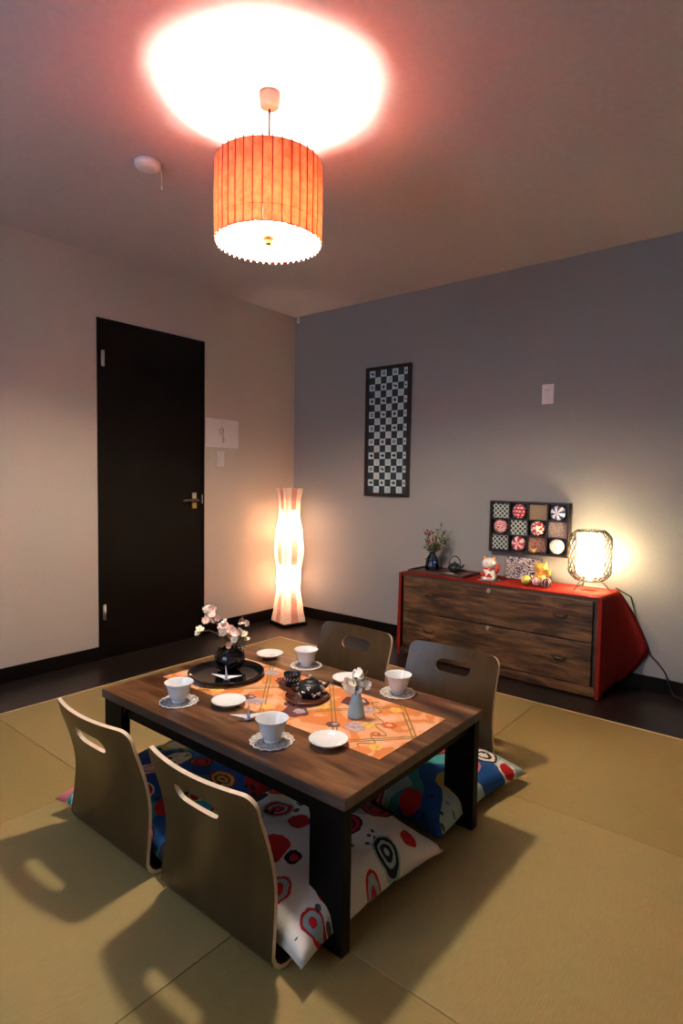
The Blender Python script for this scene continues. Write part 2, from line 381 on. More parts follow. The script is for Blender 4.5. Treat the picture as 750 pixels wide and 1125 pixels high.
# door wall (y = 0) with a shallow rebate for the door
DX0, DX1, DH = -1.676, -.899, 2.036
b = MB(); b.box((RX, 0, 0), (DX0, .1, H)); b.box((DX1, 0, 0), (0.1, .1, H)); b.box((DX0, 0, DH), (DX1, .1, H)); b.box((DX0, .036, 0), (DX1, .1, DH))
struct(b, 'wall_left', 'wall_beige')
struct(MB().box((0, RY, 0), (.1, 0, H)), 'wall_right', 'wall_grey')
struct(MB().box((RX, RY-.1, 0), (.1, RY, H)), 'wall_rear', 'wall_beige')
b = MB(); WY0, WY1, WZ0, WZ1 = -2.9, -.9, .8, 2.1
b.box((RX-.1, RY, 0), (RX, WY0, H)); b.box((RX-.1, WY1, 0), (RX, .1, H)); b.box((RX-.1, WY0, 0), (RX, WY1, WZ0)); b.box((RX-.1, WY0, WZ1), (RX, WY1, H))
struct(b, 'wall_window_side', 'wall_beige')
b = MB()
for y in (WY0, (WY0+WY1)/2-.02, WY1-.04): b.box((RX-.07, y, WZ0), (RX-.02, y+.04, WZ1))
for z in (WZ0, WZ1-.04): b.box((RX-.07, WY0, z), (RX-.02, WY1, z+.04))
struct(b, 'window_1', 'silver')
BH = .0794
struct(MB().box((RX, -.010, 0), (DX0, 0, BH)).box((DX1, -.010, 0), (0, 0, BH)), 'baseboard_left', 'black_wood')
struct(MB().box((-.010, RY, 0), (0, -.010, BH)), 'baseboard_right', 'black_wood')
# door
d = MB(); d.box((DX0+.004, -.004, .001), (DX1-.022, .035, DH-.004))
door = struct(d, 'door_1', 'door', bevel=.002)
MB().box((DX0, -.007, 0), (DX0+.004, .05, DH)).box((DX1-.018, -.007, 0), (DX1, .05, DH)).box((DX0, -.007, DH-.004), (DX1, .05, DH+.004)).build('door_frame', 'black_wood', door)
for z in (1.805, .286):
    q = MB(); q.lathe([(.0075, 0), (.0075, .095)], 12, (-1.640, -.011, z-.047)); q.box((-1.65, -.007, z-.045), (-1.63, -.003, z+.045)); q.build('hinge', 'silver', door)
hx = -.985
hp = MB().box((hx-.017, -.010, .945), (hx+.017, -.004, 1.005)).build('handle_plate', 'silver', door, bevel=.002)
MB().box((hx-.017, -.011, .897), (hx+.017, -.004, .937)).lathe([(.009, 0), (.009, .006)], 16, (hx, -.016, .917), axis='y').build('brass_lock', 'brass', door, bevel=.001)
MB().lathe([(.009, 0), (.009, .045)], 12, (hx, -.053, .955), axis='y').tube([(hx, -.05, .955), (hx-.03, -.054, .957), (hx-.075, -.052, .957), (hx-.115, -.047, .953)], [.009, .009, .008, .007], 10).build('door_handle', 'bronze', door)
MB().box((DX1-.024, -.010, .93), (DX1-.016, -.004, .99)).build('strike_plate', 'silver', door)

# tatami half mats
def mat_label(i, j):
    L = {(0, 0): 'square tatami mat in the far corner, nearest the paper floor lamp',
         (0, 1): 'square tatami mat in front of the left half of the brown chest',
         (0, 2): 'square tatami mat at the right edge, in front of the right end of the chest',
         (1, 0): 'square tatami mat just in front of the dark door, mostly behind the table',
         (1, 1): 'square tatami mat lying under the middle of the low table',
         (1, 2): 'square tatami mat in the shadow right of the near table corner',
         (2, 0): 'square tatami mat at the left edge, beyond the further front legless chair',
         (2, 1): 'square tatami mat in front of the two near chairs, crossed by their backrest shadows',
         (2, 2): 'square tatami mat nearest the camera at the bottom of the photo'}
    return L.get((i, j))
for i in range(4):
    for j in range(4):
        x1 = TX-i*TS; y1 = TY-j*TS; g = .0008
        kind = (i+j) % 2
        m = MB().box((-TS/2+g, -TS/2+g, -.04), (TS/2-g, TS/2-g, 0))
        o = m.build('tatami_mat', 'tatami_b' if kind else 'tatami_a', bevel=.002, loc=(x1-TS/2, y1-TS/2, 0))
        lab = mat_label(i, j)
        tag(o, lab or 'square tatami mat behind the camera, outside the photo', 'tatami mat', 'square tatami mats' if lab else 'tatami mats outside the photo')

# ------------------------------------------------------------------ low table
TC = (-2.1017, -1.9981); TL_, TW_, TH_, TT = 1.0658, .7022, .3867, .028
tb = thing('low_table', 'low dark brown wooden table with black plank legs in the middle of the room', 'table', (TC[0], TC[1], 0))
MB().box((-TW_/2, -TL_/2, TH_-TT), (TW_/2, TL_/2, TH_-.0015), 1).box((-TW_/2+.0015, -TL_/2+.0015, TH_-.002), (TW_/2-.0015, TL_/2-.0015, TH_), 0).build('tabletop', ['table_top', 'table_edge'], tb)
zt = TH_-TT
MB().box((-TW_/2+.02, -TL_/2+.10, zt-.045), (-TW_/2+.04, TL_/2-.10, zt)).box((TW_/2-.04, -TL_/2+.10, zt-.045), (TW_/2-.02, TL_/2-.10, zt)).box((-TW_/2+.04, -TL_/2+.03, zt-.045), (TW_/2-.04, -TL_/2+.05, zt)).box((-TW_/2+.04, TL_/2-.05, zt-.045), (TW_/2-.04, TL_/2-.03, zt)).build('apron', 'leg_black', tb)
for sx in (-1, 1):
    for sy in (-1, 1):
        q = MB(); x0 = sx*(TW_/2-.006); x1 = sx*(TW_/2-.038); y0 = sy*(TL_/2-.008); y1 = sy*(TL_/2-.112)
        q.box((min(x0, x1), min(y0, y1), 0), (max(x0, x1), max(y0, y1), zt))
        # curved gusset under the long side
        pts = [(0, 0), (.055, 0)]+[(.055*(1-math.sin(a)), -.07*(1-math.cos(a))) for a in [PI/2*k/6 for k in range(1, 7)]]
        xa, xb = min(x0, x1)+.004, max(x0, x1)-.004
        n = len(pts); vs = [(x, y1-sy*p[0], zt+p[1]) for x in (xa, xb) for p in pts]
        q.add(vs, [tuple(range(n)), tuple(range(2*n-1, n-1, -1))]+[(k, (k+1) % n, n+(k+1) % n, n+k) for k in range(n)])
        q.build('leg', 'leg_black', tb, bevel=.002)

# ------------------------------------------------------------------ bentwood legless chairs
def chair_point(u, v):
    """u across, v distance along the bent panel from the bend start; negative v is the seat"""
    R = .038
    if v < 0: d, z = v, .007
    else:
        arc = R*PI/2*.96
        if v < arc: a = v/R; d, z = R*math.sin(a), .007+R*(1-math.cos(a))
        else:
            h = min((v-arc)/.385, 1.05); d0 = R
            # leans in to the lumbar, then out to the top
            d = d0-.014*math.sin(PI*min(h/.85, 1))+.046*max(0, (h-.35)/.65)**1.5; z = .007+R+h*.385
    hz = max(0, (z-.05)/.38)
    bow = .034*hz*(1-(u/.21)**2)
    return Vector((d+bow, u, z))
def half_w(v):
    if v < 0: return .215
    h = min(v/.44, 1); return .216-.012*math.sin(PI*min(h*1.25, 1)/2)-.0*h
def panel(v0, v1, top_round, slot, seat_round=0):
    out = []; r = .035
    vs_ = [v0+(v1-v0)*k/24 for k in range(25)]
    def vv(lst, sgn): return [(sgn*half_w(v), v) for v in lst]
    body = [v for v in vs_ if (not top_round or v < v1-r-.004) and (not seat_round or v > v0+r+.004)]
    right = vv(body, 1); left = vv(body[::-1], -1)
    topc = []
    if top_round:
        wv = half_w(v1); a = [(wv-r+r*math.cos(t), v1-r+r*math.sin(t)) for t in [PI/2*k/7 for k in range(8)]]
        mid = [(wv-r-(2*wv-2*r)*k/14, v1) for k in range(1, 14)]
        topc = a+mid+[(-x, y) for x, y in a[::-1]]
    else:
        topc = [(half_w(v1)*(1-2*k/14), v1) for k in range(1, 14)]
    botc = []
    if seat_round:
        wv = half_w(v0); a = [(-wv+r-r*math.cos(t), v0+r-r*math.sin(t)) for t in [PI/2*k/7 for k in range(8)]]
        botc = a+[(-x, y) for x, y in a[::-1]]
    else: botc = [(-half_w(v0)*(1-2*k/14), v0) for k in range(1, 14)]
    outline = right+topc+left+botc
    hole = []
    if slot:
        cv, hw, hh = slot
        for k in range(9): t = -PI/2+PI*k/8; hole.append((hw-hh+hh*math.cos(t), cv+hh*math.sin(t)))
        for k in range(1, 7): hole.append((hw-hh-(2*hw-2*hh)*k/7, cv+hh))
        for k in range(9): t = PI/2+PI*k/8; hole.append((-hw+hh+hh*math.cos(t), cv+hh*math.sin(t)))
        for k in range(1, 7): hole.append((-hw+hh+(2*hw-2*hh)*k/7, cv-hh))
    pts = [Vector(p) for p in outline]+[Vector(p) for p in hole]
    n1, n2 = len(outline), len(hole)
    edges = [(k, (k+1) % n1) for k in range(n1)]+[(n1+k, n1+(k+1) % n2) for k in range(n2)]
    def inside(p, poly):
        c = False; n = len(poly)
        for i in range(n):
            x0, y0 = poly[i]; x1, y1 = poly[(i+1) % n]
            if (y0 > p[1]) != (y1 > p[1]) and p[0] < (x1-x0)*(p[1]-y0)/(y1-y0)+x0: c = not c
        return c
    for i in range(1, 20):
        for j in range(1, 26):
            u = -.225+.45*i/20; v = v0+(v1-v0)*j/26
            if abs(u) < half_w(v)-.006 and inside((u, v), outline) and not (slot and abs(u) < slot[1]+.004 and abs(v-slot[0]) < slot[2]+.004): pts.append(Vector((u, v)))
    vo, eo, fo, *_ = delaunay_2d_cdt(pts, edges, [], 0, 1e-6)
    fs = []
    for f in fo:
        c = sum((vo[k] for k in f), Vector((0, 0)))/len(f)
        if inside(c, outline) and not (hole and inside(c, hole)): fs.append(list(f))
    th = .0052
    A, B = [], []
    for q in vo:
        p = chair_point(q.x, q.y); du = chair_point(q.x+.002, q.y)-chair_point(q.x-.002, q.y); dv = chair_point(q.x, q.y+.002)-chair_point(q.x, q.y-.002)
        nn = du.cross(dv).normalized(); A.append(p+nn*th); B.append(p-nn*th)
    mb = MB(); N = len(vo)
    mb.add(A+B, [f for f in fs]+[[k+N for k in f[::-1]] for f in fs], 0, True)
    cnt = {}
    for f in fs:
        for a, c in zip(f, f[1:]+f[:1]): cnt[(a, c)] = 1
    side = [(a, a+N, c+N, c) for (a, c) in cnt if (c, a) not in cnt]
    # separate vertices for the cut edge so that it stays crisp
    vs = []; ff = []
    for q in side:
        o = len(vs); vs += [(A+B)[k] for k in q]; ff.append((o, o+1, o+2, o+3))
    mb.add(vs, ff, 1, False)
    return mb
VT = .0573+.385
def make_chair(label, loc, rz):
    t = thing('floor_chair', label, 'chair', loc, rz, 'legless bentwood chairs around the low table')
    panel(0, VT, True, (VT-.078, .08, .024)).build('backrest', ['chair_wood', 'chair_edge'], t)
    panel(-.36, 0, False, None, 1).build('seat', ['chair_wood', 'chair_edge'], t)
    return t
# chair local +x points away from the table
c0 = make_chair('legless wooden chair at the front right of the table, nearest the camera', (-2.545, -2.225, 0), PI)
dup(c0, (-2.545, -1.73, 0), PI, 'legless wooden chair at the front left of the table, beside the nearest one')
dup(c0, (-1.425, -1.70, 0), 0, 'legless wooden chair behind the table on the floor lamp side')
dup(c0, (-1.425, -2.20, 0), 0, 'legless wooden chair with bluish sheen behind the right end of the table, before the chest')

# ------------------------------------------------------------------ cushions
def make_cushion(mat, seed, loc, rz, label, size=.56, th=.12):
    n = 44; mb = MB(); vs = []; idx = {}
    h = size/2
    for side in (1, -1):
        for i in range(n+1):
            for j in range(n+1):
                a = -1+2*i/n; c = -1+2*j/n
                # pointed corners, sides drawn in
                k = 1-.10*(1-abs(c)**2.2)*abs(a)**2; l = 1-.10*(1-abs(a)**2.2)*abs(c)**2
                x, y = a*h*k, c*h*l
                e = max(0, (1-a*a))*max(0, (1-c*c)); z = th*.5*(e**.36)
                q = noise.noise(Vector((x*9+seed*5, y*9, seed)))
                wr = noise.noise(Vector((x*26, y*26+seed, 3)))
                z *= 1+.16*q; z += .005*wr*min(1, e*6)*(1 if side > 0 else 0)
                edge = abs(a) > .999 or abs(c) > .999
                zz = th*.40+side*z*(1.15 if side > 0 else .78)
                zz -= (1-min(1, e*3))*th*.13
                if edge: zz = th*.27+.008*q
                key = (i, j, 0 if edge else side)
                if key not in idx: idx[key] = len(vs); vs.append((x+.008*noise.noise(Vector((y*8, seed, 1))), y+.008*noise.noise(Vector((x*8, 2, seed))), max(zz, .002)))
    fs = []
    for side in (1, -1):
        g = lambda i, j: idx[(i, j, 0 if i in (0, n) or j in (0, n) else side)]
        for i in range(n):
            for j in range(n):
                f = (g(i, j), g(i+1, j), g(i+1, j+1), g(i, j+1)); fs.append(f if side > 0 else f[::-1])
    mb.add(vs, fs, 0, True)
    o = mb.build('floor_cushion', mat); o.location = loc; o.rotation_euler = (0, 0, rz)
    tag(o, label, 'cushion', 'floor cushions on the legless chairs')
    return o
make_cushion('cushion_white', 1.0, (-2.275, -2.245, .0145), math.radians(-3), 'white floor cushion with red and black flowers on the chair nearest the camera', .57, .15)
make_cushion('cushion_blue', 2.0, (-2.295, -1.700, .0145), math.radians(4), 'bright blue floral floor cushion on the front left chair', .575, .135)
make_cushion('cushion_blue_red', 3.0, (-1.655, -2.235, .0145), math.radians(-4), 'blue and teal floor cushion with red motifs behind the right end of the table', .58, .12)
make_cushion('cushion_teal', 4.0, (-1.66, -1.66, .0145), math.radians(4), 'floral floor cushion hidden behind the table on the floor lamp side', .54, .11)
# dark seat pads / anti-slip are not visible; the chairs rest directly on the mats

# ------------------------------------------------------------------ table runner
def runner():
    w2, l2 = .1725, .482; cx, cy = -2.073, -1.997; z = TH_
    mb = MB(); nx, ny = 12, 34
    def zz(x, y): return .0008
    top = [(-w2+2*w2*i/nx, -l2+2*l2*j/ny) for i in range(nx+1) for j in range(ny+1)]
    mb.box((-w2, -l2, .0002), (w2, l2, .0012), 0)
    def flat(poly, mi, k): mb.prism(poly, .0012, .0012+.00012*k, mi)
    def strip(a, c, wd, mi, k):
        a = Vector(a); c = Vector(c); n_ = (c-a).normalized(); pp = Vector((-n_.y, n_.x))*wd/2
        flat([tuple(a+pp), tuple(a-pp), tuple(c-pp), tuple(c+pp)][::-1], mi, k)
    # diamond lattice of double lines
    def clipseg(a, c):
        a, c = list(a), list(c)
        t0, t1 = 0., 1.; dx, dy = c[0]-a[0], c[1]-a[1]
        for p, q in ((-dx, a[0]+w2), (dx, w2-a[0]), (-dy, a[1]+l2), (dy, l2-a[1])):
            if abs(p) < 1e-9:
                if q < 0: return None
            else:
                r = q/p
                if p < 0: t0 = max(t0, r)
                else: t1 = min(t1, r)
        return None if t0 >= t1 else ((a[0]+t0*dx, a[1]+t0*dy), (a[0]+t1*dx, a[1]+t1*dy))
    for k in range(-3, 4):
        for s_ in (1, -1):
            for off in (-.006, .006):
                y0 = k*.30+.12+off*1.3
                sg = clipseg((-.5, y0-.5*s_*.9), (.5, y0+.5*s_*.9))
                if sg: strip(sg[0], sg[1], .0048, 1, 1 if s_ > 0 else 2)
    r_ = random.Random(3)
    def blot(x, y, r, mi, k, pet=7):
        poly = []
        for a in range(28):
            t = 2*PI*a/28; rr = r*(.98+.09*math.cos(pet*t+r_.random()*.3)+r_.uniform(-.06, .06)); px = x+rr*math.cos(t); py = y+rr*math.sin(t)*1.1
            poly.append((max(-w2+.001, min(w2-.001, px)), max(-l2+.001, min(l2-.001, py))))
        flat(poly, mi, k)
    spots = [(.10, -.19, .042, 2), (.07, -.26, .024, 3), (.035, -.235, .018, 2), (-.055, -.31, .030, 3), (-.02, -.335, .020, 5), (.02, -.38, .022, 4), (-.055, -.385, .014, 4), (-.085, -.25, .02, 2),
             (-.09, -.10, .040, 2), (-.02, -.085, .030, 3), (-.055, -.045, .02, 2), (.0, -.14, .02, 5), (.10, .0, .03, 3), (-.11, .06, .03, 3), (-.10, .10, .02, 2), (.09, .12, .035, 2), (-.12, -.005, .018, 5),
             (-.13, .23, .025, 5), (.12, .22, .03, 3), (-.12, .33, .03, 3), (-.13, .40, .022, 2), (.10, .36, .03, 4), (.0, .42, .025, 3), (-.02, .30, .03, 4), (.13, -.33, .02, 5), (-.12, -.43, .02, 5)]
    for k, (x, y, r, mi) in enumerate(spots):
        blot(x, y, r, mi, 3+k % 3, 5+k % 4)
        if mi == 2: blot(x+r*.3, y-r*.2, r*.45, 3, 7, 5)
        if mi == 4: blot(x, y, r*.4, 5, 7, 5)
    # wavy outline near the right end
    for base, amp in ((-.40, .018),):
        prev = None
        for k in range(40):
            x = -w2+.02+.30*k/39; y = base+.28*max(0, (k/39-.35))*.9+amp*math.sin(k*.75)
            if prev: strip(prev, (x, y), .003, 1, 8)
            prev = (x, y)
    o = mb.build('table_runner', ['runner', 'run_line', 'run_brown', 'run_grey', 'run_red', 'run_gold']); o.location = (cx, cy, z)
    tag(o, 'orange brocade table runner with brown flowers laid along the low table', 'table runner')
runner()
ZR = TH_+.0013
# ------------------------------------------------------------------ tableware
GROUP_C = 'teacups on glass coasters'
def make_cup(label, loc):
    t = thing('teacup', label, 'cup', loc, 0, 'white flared teacups')
    out = [(.0, .0), (.019, .0), (.020, .006), (.0225, .008), (.029, .018), (.034, .032), (.037, .046), (.045, .062), (.0465, .064)]
    inn = [(.0450, .0640), (.043, .061), (.035, .046), (.031, .030), (.024, .014), (.0, .011)]
    MB().lathe(out+inn, 40, cap=False).build('cup_body', 'porcelain', t)
    MB().lathe([(.0175, .0), (.0215, .0), (.0215, .004), (.0175, .004)], 32, cap=False).build('foot_ring', 'porcelain', t)
    return t
def make_coaster(label, loc):
    t = thing('coaster', label, 'coaster', loc, 0, 'round glass lace coasters')
    n = 48; mb = MB(); prof = [(.0, .0016), (.02, .0016), (.04, .0017), (.054, .0022), (.058, .003)]
    mb.lathe([(.0, .0005), (.054, .0005), (.058, .0018)]+prof[::-1], n, cap=False); mb.build('lace_disc', 'lace', t)
    rim = [((.0595+.0022*math.cos(16*a))*math.cos(a), (.0595+.0022*math.cos(16*a))*math.sin(a), .0026) for a in [2*PI*k/96 for k in range(96)]]
    MB().tube(rim, .0019, 6, closed=True).build('scalloped_rim', 'lace_rim', t)
    return t
spots = [((-2.350, -1.758), 'at the left end of the table, behind the front left chair'), ((-2.352, -2.190), 'in the front middle of the table, beside the paper crane'),
         ((-1.807, -1.815), 'at the back edge, in front of the left rear chair'), ((-1.813, -2.247), 'at the back right, in front of the bluish rear chair')]
cup = coaster = None
for (x, y), wh in spots:
    l1 = 'white flared porcelain teacup '+wh; l2 = 'round glass lace coaster under the teacup '+wh.split(',')[0]
    if cup is None: coaster = make_coaster(l2, (x, y, TH_)); cup = make_cup(l1, (x, y, TH_+.0025))
    else: dup(coaster, (x, y, TH_), rnd.random(), l2); dup(cup, (x, y, TH_+.0025), rnd.random(), l1)
pl = None
for (x, y), wh in [((-2.263, -1.900), 'left of the front middle teacup'), ((-2.266, -2.322), 'nearest the camera, by the front edge of the table'),
                   ((-1.825, -1.632), 'at the far left, near the back corner of the table'), ((-1.842, -2.050), 'at the back, behind the white flowers')]:
    z = TH_ if abs(x+2.073) > .22 else ZR
    if pl is None:
        pl = MB().lathe([(0, .003), (.026, .003), (.0265, 0), (.030, 0), (.032, .004), (.046, .010), (.054, .0165), (.0545, .018), (.053, .018), (.044, .0125), (.030, .0075), (0, .0065)], 48, cap=False).build('small_plate', 'porcelain')
        o = pl
    else: o = pl.copy(); COL.objects.link(o)
    o.location = (x, y, ZR); tag(o, 'small round white plate '+wh, 'plate', 'small white plates')

# black round tray
MB().lathe([(0, .001), (.100, 0), (.118, .003), (.134, .012), (.138, .019), (.136, .020), (.130, .015), (.116, .007), (.100, .0045), (0, .0045)], 64, cap=False).build('round_tray', 'black_lacquer')
tag(bpy.data.objects['round_tray'], 'round black lacquer tray carrying the glass vase of pink blossom', 'tray').location = (-2.088, -1.678, ZR)
# glass ring vase
ZV = ZR+.0052; vx, vy = -2.048, -1.650
v = thing('blossom_vase', 'dark glass bowl vase with pink and cream blossom on the round black tray', 'vase', (vx, vy, ZV))
MB().lathe([(0, 0), (.026, .0), (.044, .012), (.054, .034), (.055, .050), (.046, .072), (.030, .084), (.027, .087), (.025, .084), (.041, .070), (.051, .050), (.050, .034), (.041, .015), (.024, .004), (0, .004)], 40, cap=False).build('glass_bowl', 'smoke_glass', v)
q = MB()
for cz, r, ph in ((.030, .055, 0), (.055, .057, .6), (.075, .042, 1.2)):
    q.tube([(r*math.cos(a), r*math.sin(a), cz+.008*math.sin(3*a+ph)) for a in [2*PI*k/40 for k in range(40)]], .0018, 6, closed=True)
for k in range(7):
    a = 2*PI*k/7
    q.tube([((.050+.006*math.sin(PI*j/8))*math.cos(a+j*.12), (.050+.006*math.sin(PI*j/8))*math.sin(a+j*.12), .012+.068*j/8) for j in range(9)], .0014, 6)
q.build('wire_cage', 'black_lacquer', v)
MB().lathe([(0, .02), (.03, .02), (.045, .042), (0, .042)], 24, cap=False).build('water', 'blue_glass', v)
# camera-facing basis is not used: blossom positions are world directions around the vase
rt = Vector((.632, -.775, 0)); dp = Vector((.775, .632, 0))
def bp(r, z, d=0): p = rt*r+dp*d; return Vector((p.x, p.y, z))
def blossom(mb, c, r, mi, seed, heart=None):
    g = random.Random(seed); n_ = Vector((g.uniform(-1, .1), g.uniform(-1, .1), g.uniform(-.2, .9))).normalized(); u = n_.orthogonal().normalized(); w_ = n_.cross(u)
    for k in range(5):
        a = 2*PI*k/5+g.random()*.2; dr = u*math.cos(a)+w_*math.sin(a); pr = n_.cross(dr)
        vs = [c]; 
        for t, wd, up in ((.35, .30, .10), (.75, .46, .22), (1.0, .30, .38)):
            for s_ in (-1, 0, 1): vs.append(c+dr*r*t+pr*r*wd*s_+n_*r*(up-.06*(s_ == 0)))
        mb.add(vs, [(0, 1, 2), (0, 2, 3), (1, 4, 5, 2), (2, 5, 6, 3), (4, 7, 8, 5), (5, 8, 9, 6)], mi, True)
    if heart is not None: mb.ball(c+n_*r*.12, r*.16, heart, 8, 5)
branches = [[bp(0, .06), bp(.005, .10), bp(-.03, .135, -.01), bp(-.075, .155, -.02), bp(-.115, .150, -.03)],
            [bp(0, .06), bp(-.01, .12), bp(-.05, .165, .02), bp(-.08, .205, .02), bp(-.075, .235, .02)],
            [bp(.01, .06), bp(.02, .12, .01), bp(.03, .165, .01), bp(.045, .20, .02)],
            [bp(.01, .06), bp(.03, .115, -.02), bp(.055, .135, -.03), bp(.06, .105, -.04)]]
q = MB()
for br in branches: q.tube(br, [.0028, .0025, .0022, .0018]+[.0012]*(len(br)-4), 6)
bl_branch = q.build('branch', 'stem', v)
q = MB(); g = random.Random(5)
cl = [(-.115, .150, .016, 1), (-.122, .135, .015, 1), (-.085, .235, .017, 0), (-.095, .222, .015, 1), (-.070, .228, .016, 0), (-.078, .205, .017, 1), (-.060, .212, .014, 0), (-.090, .190, .014, 0), (-.066, .186, .017, 1),
      (-.05, .195, .013, 0), (-.100, .175, .012, 0), (-.020, .175, .018, 0), (-.010, .155, .020, 0), (-.022, .145, .017, 1), (.006, .150, .018, 1), (-.005, .130, .016, 0), (.018, .158, .014, 0), (.028, .140, .017, 1),
      (.040, .150, .015, 1), (.048, .128, .015, 1), (.010, .120, .015, 0), (.022, .122, .015, 1), (.035, .182, .015, 0), (.048, .180, .014, 1), (.062, .178, .013, 0), (-.015, .190, .012, 1), (.0, .105, .013, 0), (.06, .110, .011, 1), (-.03, .165, .013, 1)]
for k, (r, z, s_, c) in enumerate(cl): blossom(q, bp(r, z, g.uniform(-.035, .035)), s_, c, k, 2)
q.build('blossoms', ['petal', 'petal_cream', 'pistil'], v)
def leaf(mb, base, d, L, W, mi=0, up=Vector((0, 0, 1))):
    d = d.normalized(); s_ = d.cross(up); s_ = s_.normalized() if s_.length > .01 else Vector((1, 0, 0)); n_ = s_.cross(d)
    vs = [base, base+d*L*.35+s_*W*.5, base+d*L*.35-n_*W*.12, base+d*L*.35-s_*W*.5, base+d*L*.7+s_*W*.38, base+d*L*.7-n_*W*.10, base+d*L*.7-s_*W*.38, base+d*L]
    mb.add(vs, [(0, 1, 2), (0, 2, 3), (1, 4, 5, 2), (2, 5, 6, 3), (4, 7, 5), (5, 7, 6)], mi, True)
q = MB()
for r, z, dr, L in ((-.03, .13, bp(-.6, -.9), .055), (-.02, .125, bp(-.9, -.5), .045), (.02, .095, bp(.5, .6), .04), (.015, .09, bp(-.2, .8), .045), (.03, .10, bp(.6, -.3), .04)): leaf(q, bp(r, z), dr, L, .022)
q.build('leaves', 'leaf_dark', v)

# paper cranes
def make_crane(label, loc, rz, sc=1.):
    t = thing('paper_crane', label, 'origami', loc, rz, 'folded white paper cranes')
    k = sc
    MB().add([(0, -.011*k, .004*k), (0, .011*k, .004*k), (-.012*k, 0, 0), (.012*k, 0, 0), (0, 0, .022*k), (-.008*k, 0, .014*k), (.008*k, 0, .014*k)],
             [(0, 3, 6, 4), (0, 4, 5, 2), (1, 4, 6, 3), (1, 2, 5, 4), (0, 2, 3), (1, 3, 2)]).build('body', 'crane_blue', t)
    for s_ in (-1, 1):
        MB().add([(s_*.004*k, -.010*k, .008*k), (s_*.004*k, .010*k, .008*k), (s_*.006*k, 0, .018*k), (s_*.056*k, -.002*k, .021*k), (s_*.056*k, .002*k, .0205*k)],
                 [(0, 3, 2), (2, 4, 1), (0, 1, 4, 3), (2, 3, 4)]).build('wing', 'paper_white', t)
    MB().add([(-.004*k, -.004*k, .010*k), (.004*k, -.004*k, .010*k), (.003*k, .003*k, .012*k), (-.003*k, .003*k, .012*k), (-.001*k, -.012*k, .056*k), (.001*k, -.012*k, .056*k)], [(0, 1, 5, 4), (1, 2, 5), (2, 3, 4, 5), (3, 0, 4)]).build('neck', 'paper_white', t)
    return t
crn = make_crane('folded white paper crane lying on the round black tray', (-2.128, -1.728, ZR+.0048), math.radians(-58), 1.0)
dup(crn, (-2.300, -2.035, TH_+.0012), math.radians(-38), 'folded white paper crane between the front plate and the front middle teacup')

# burl tray, teapot and small black cup
def lobe_tray():
    pts = []; c1 = Vector((-.030, -.052)); c2 = Vector((.022, .060))
    for k in range(64):
        a = 2*PI*k/64; dr = Vector((math.cos(a), math.sin(a)))
        def hit(c, r):
            bq = dr.dot(c); disc = bq*bq-(c.dot(c)-r*r); return bq+math.sqrt(disc) if disc > 0 else 0
        r = max(hit(c1, .073), hit(c2, .052), .034); r *= 1+.035*math.sin(5*a+1)+.02*math.sin(9*a); pts.append(dr*r)
    for _ in range(3): pts = [(pts[k-1]+pts[k]*2+pts[(k+1) % 64])/4 for k in range(64)]
    mb = MB(); vs = []
    lev = [(.86, 0), (1.0, .006), (1.02, .012), (.98, .014), (.90, .008), (.0, .0075)]
    for s_, z in lev: vs += [(p.x*s_, p.y*s_, z) for p in pts]
    fs = [(i*64+k, i*64+(k+1) % 64, (i+1)*64+(k+1) % 64, (i+1)*64+k) for i in range(len(lev)-1) for k in range(64)]+[tuple(range(63, -1, -1))]
    mb.add(vs, fs, 0, True); o = mb.build('tea_tray', 'red_wood'); o.location = (-2.030, -2.000, ZR); tag(o, 'reddish brown two-lobed wooden tray under the small black teapot', 'tray')
lobe_tray()
ZTr = ZR+.0082
t = thing('teapot', 'small black teapot with silver floral relief on the reddish wooden tray', 'teapot', (-2.040, -2.050, ZTr), math.radians(-40))
MB().lathe([(0, 0), (.026, 0), (.036, .008), (.044, .022), (.042, .034), (.030, .043), (.024, .045)], 36, cap=False).build('pot_body', 'iron', t)
lid = MB().lathe([(.026, .044), (.024, .048), (.012, .053), (0, .054)], 30, cap=False).build('lid', 'iron', t)
MB().lathe([(.003, .053), (.004, .058), (.008, .062), (.006, .067), (0, .069)], 16, cap=False).build('lid_knob', 'silver', lid)
MB().tube([(.036, 0, .022), (.052, 0, .028), (.062, 0, .042)], [.010, .007, .005], 12).build('spout', 'iron', t)
MB().tube([(-.040, 0, .034), (-.056, 0, .036), (-.062, 0, .024), (-.052, 0, .014), (-.042, 0, .014)], .0035, 8).build('handle', 'iron', t)
q = MB(); g = random.Random(9)
for k in range(16):
    a = 2*PI*k/16; z = .022+.012*math.sin(k*1.9); r = .0445 if z < .03 else .0425
    for j in range(3): q.ball((r*math.cos(a+j*.1), r*math.sin(a+j*.1), z+g.uniform(-.005, .005)), .0038, 0, 8, 5)
q.build('silver_relief', 'silver', t)
t = thing('dark_teacup', 'small black teacup with a silver floral band beside the teapot', 'cup', (-2.008, -1.935, ZTr))
MB().lathe([(0, 0), (.015, 0), (.017, .004), (.024, .016), (.029, .032), (.031, .040), (.030, .040), (.027, .032), (.022, .016), (.014, .006), (0, .005)], 32, cap=False).build('cup_body', 'iron', t)
q = MB()
for k in range(14):
    a = 2*PI*k/14
    for j in range(2): q.ball(((.0260+.001*j)*math.cos(a+j*.15), (.0260+.001*j)*math.sin(a+j*.15), .020+.006*j), .003, 0, 8, 5)
q.build('silver_band', 'silver', t)

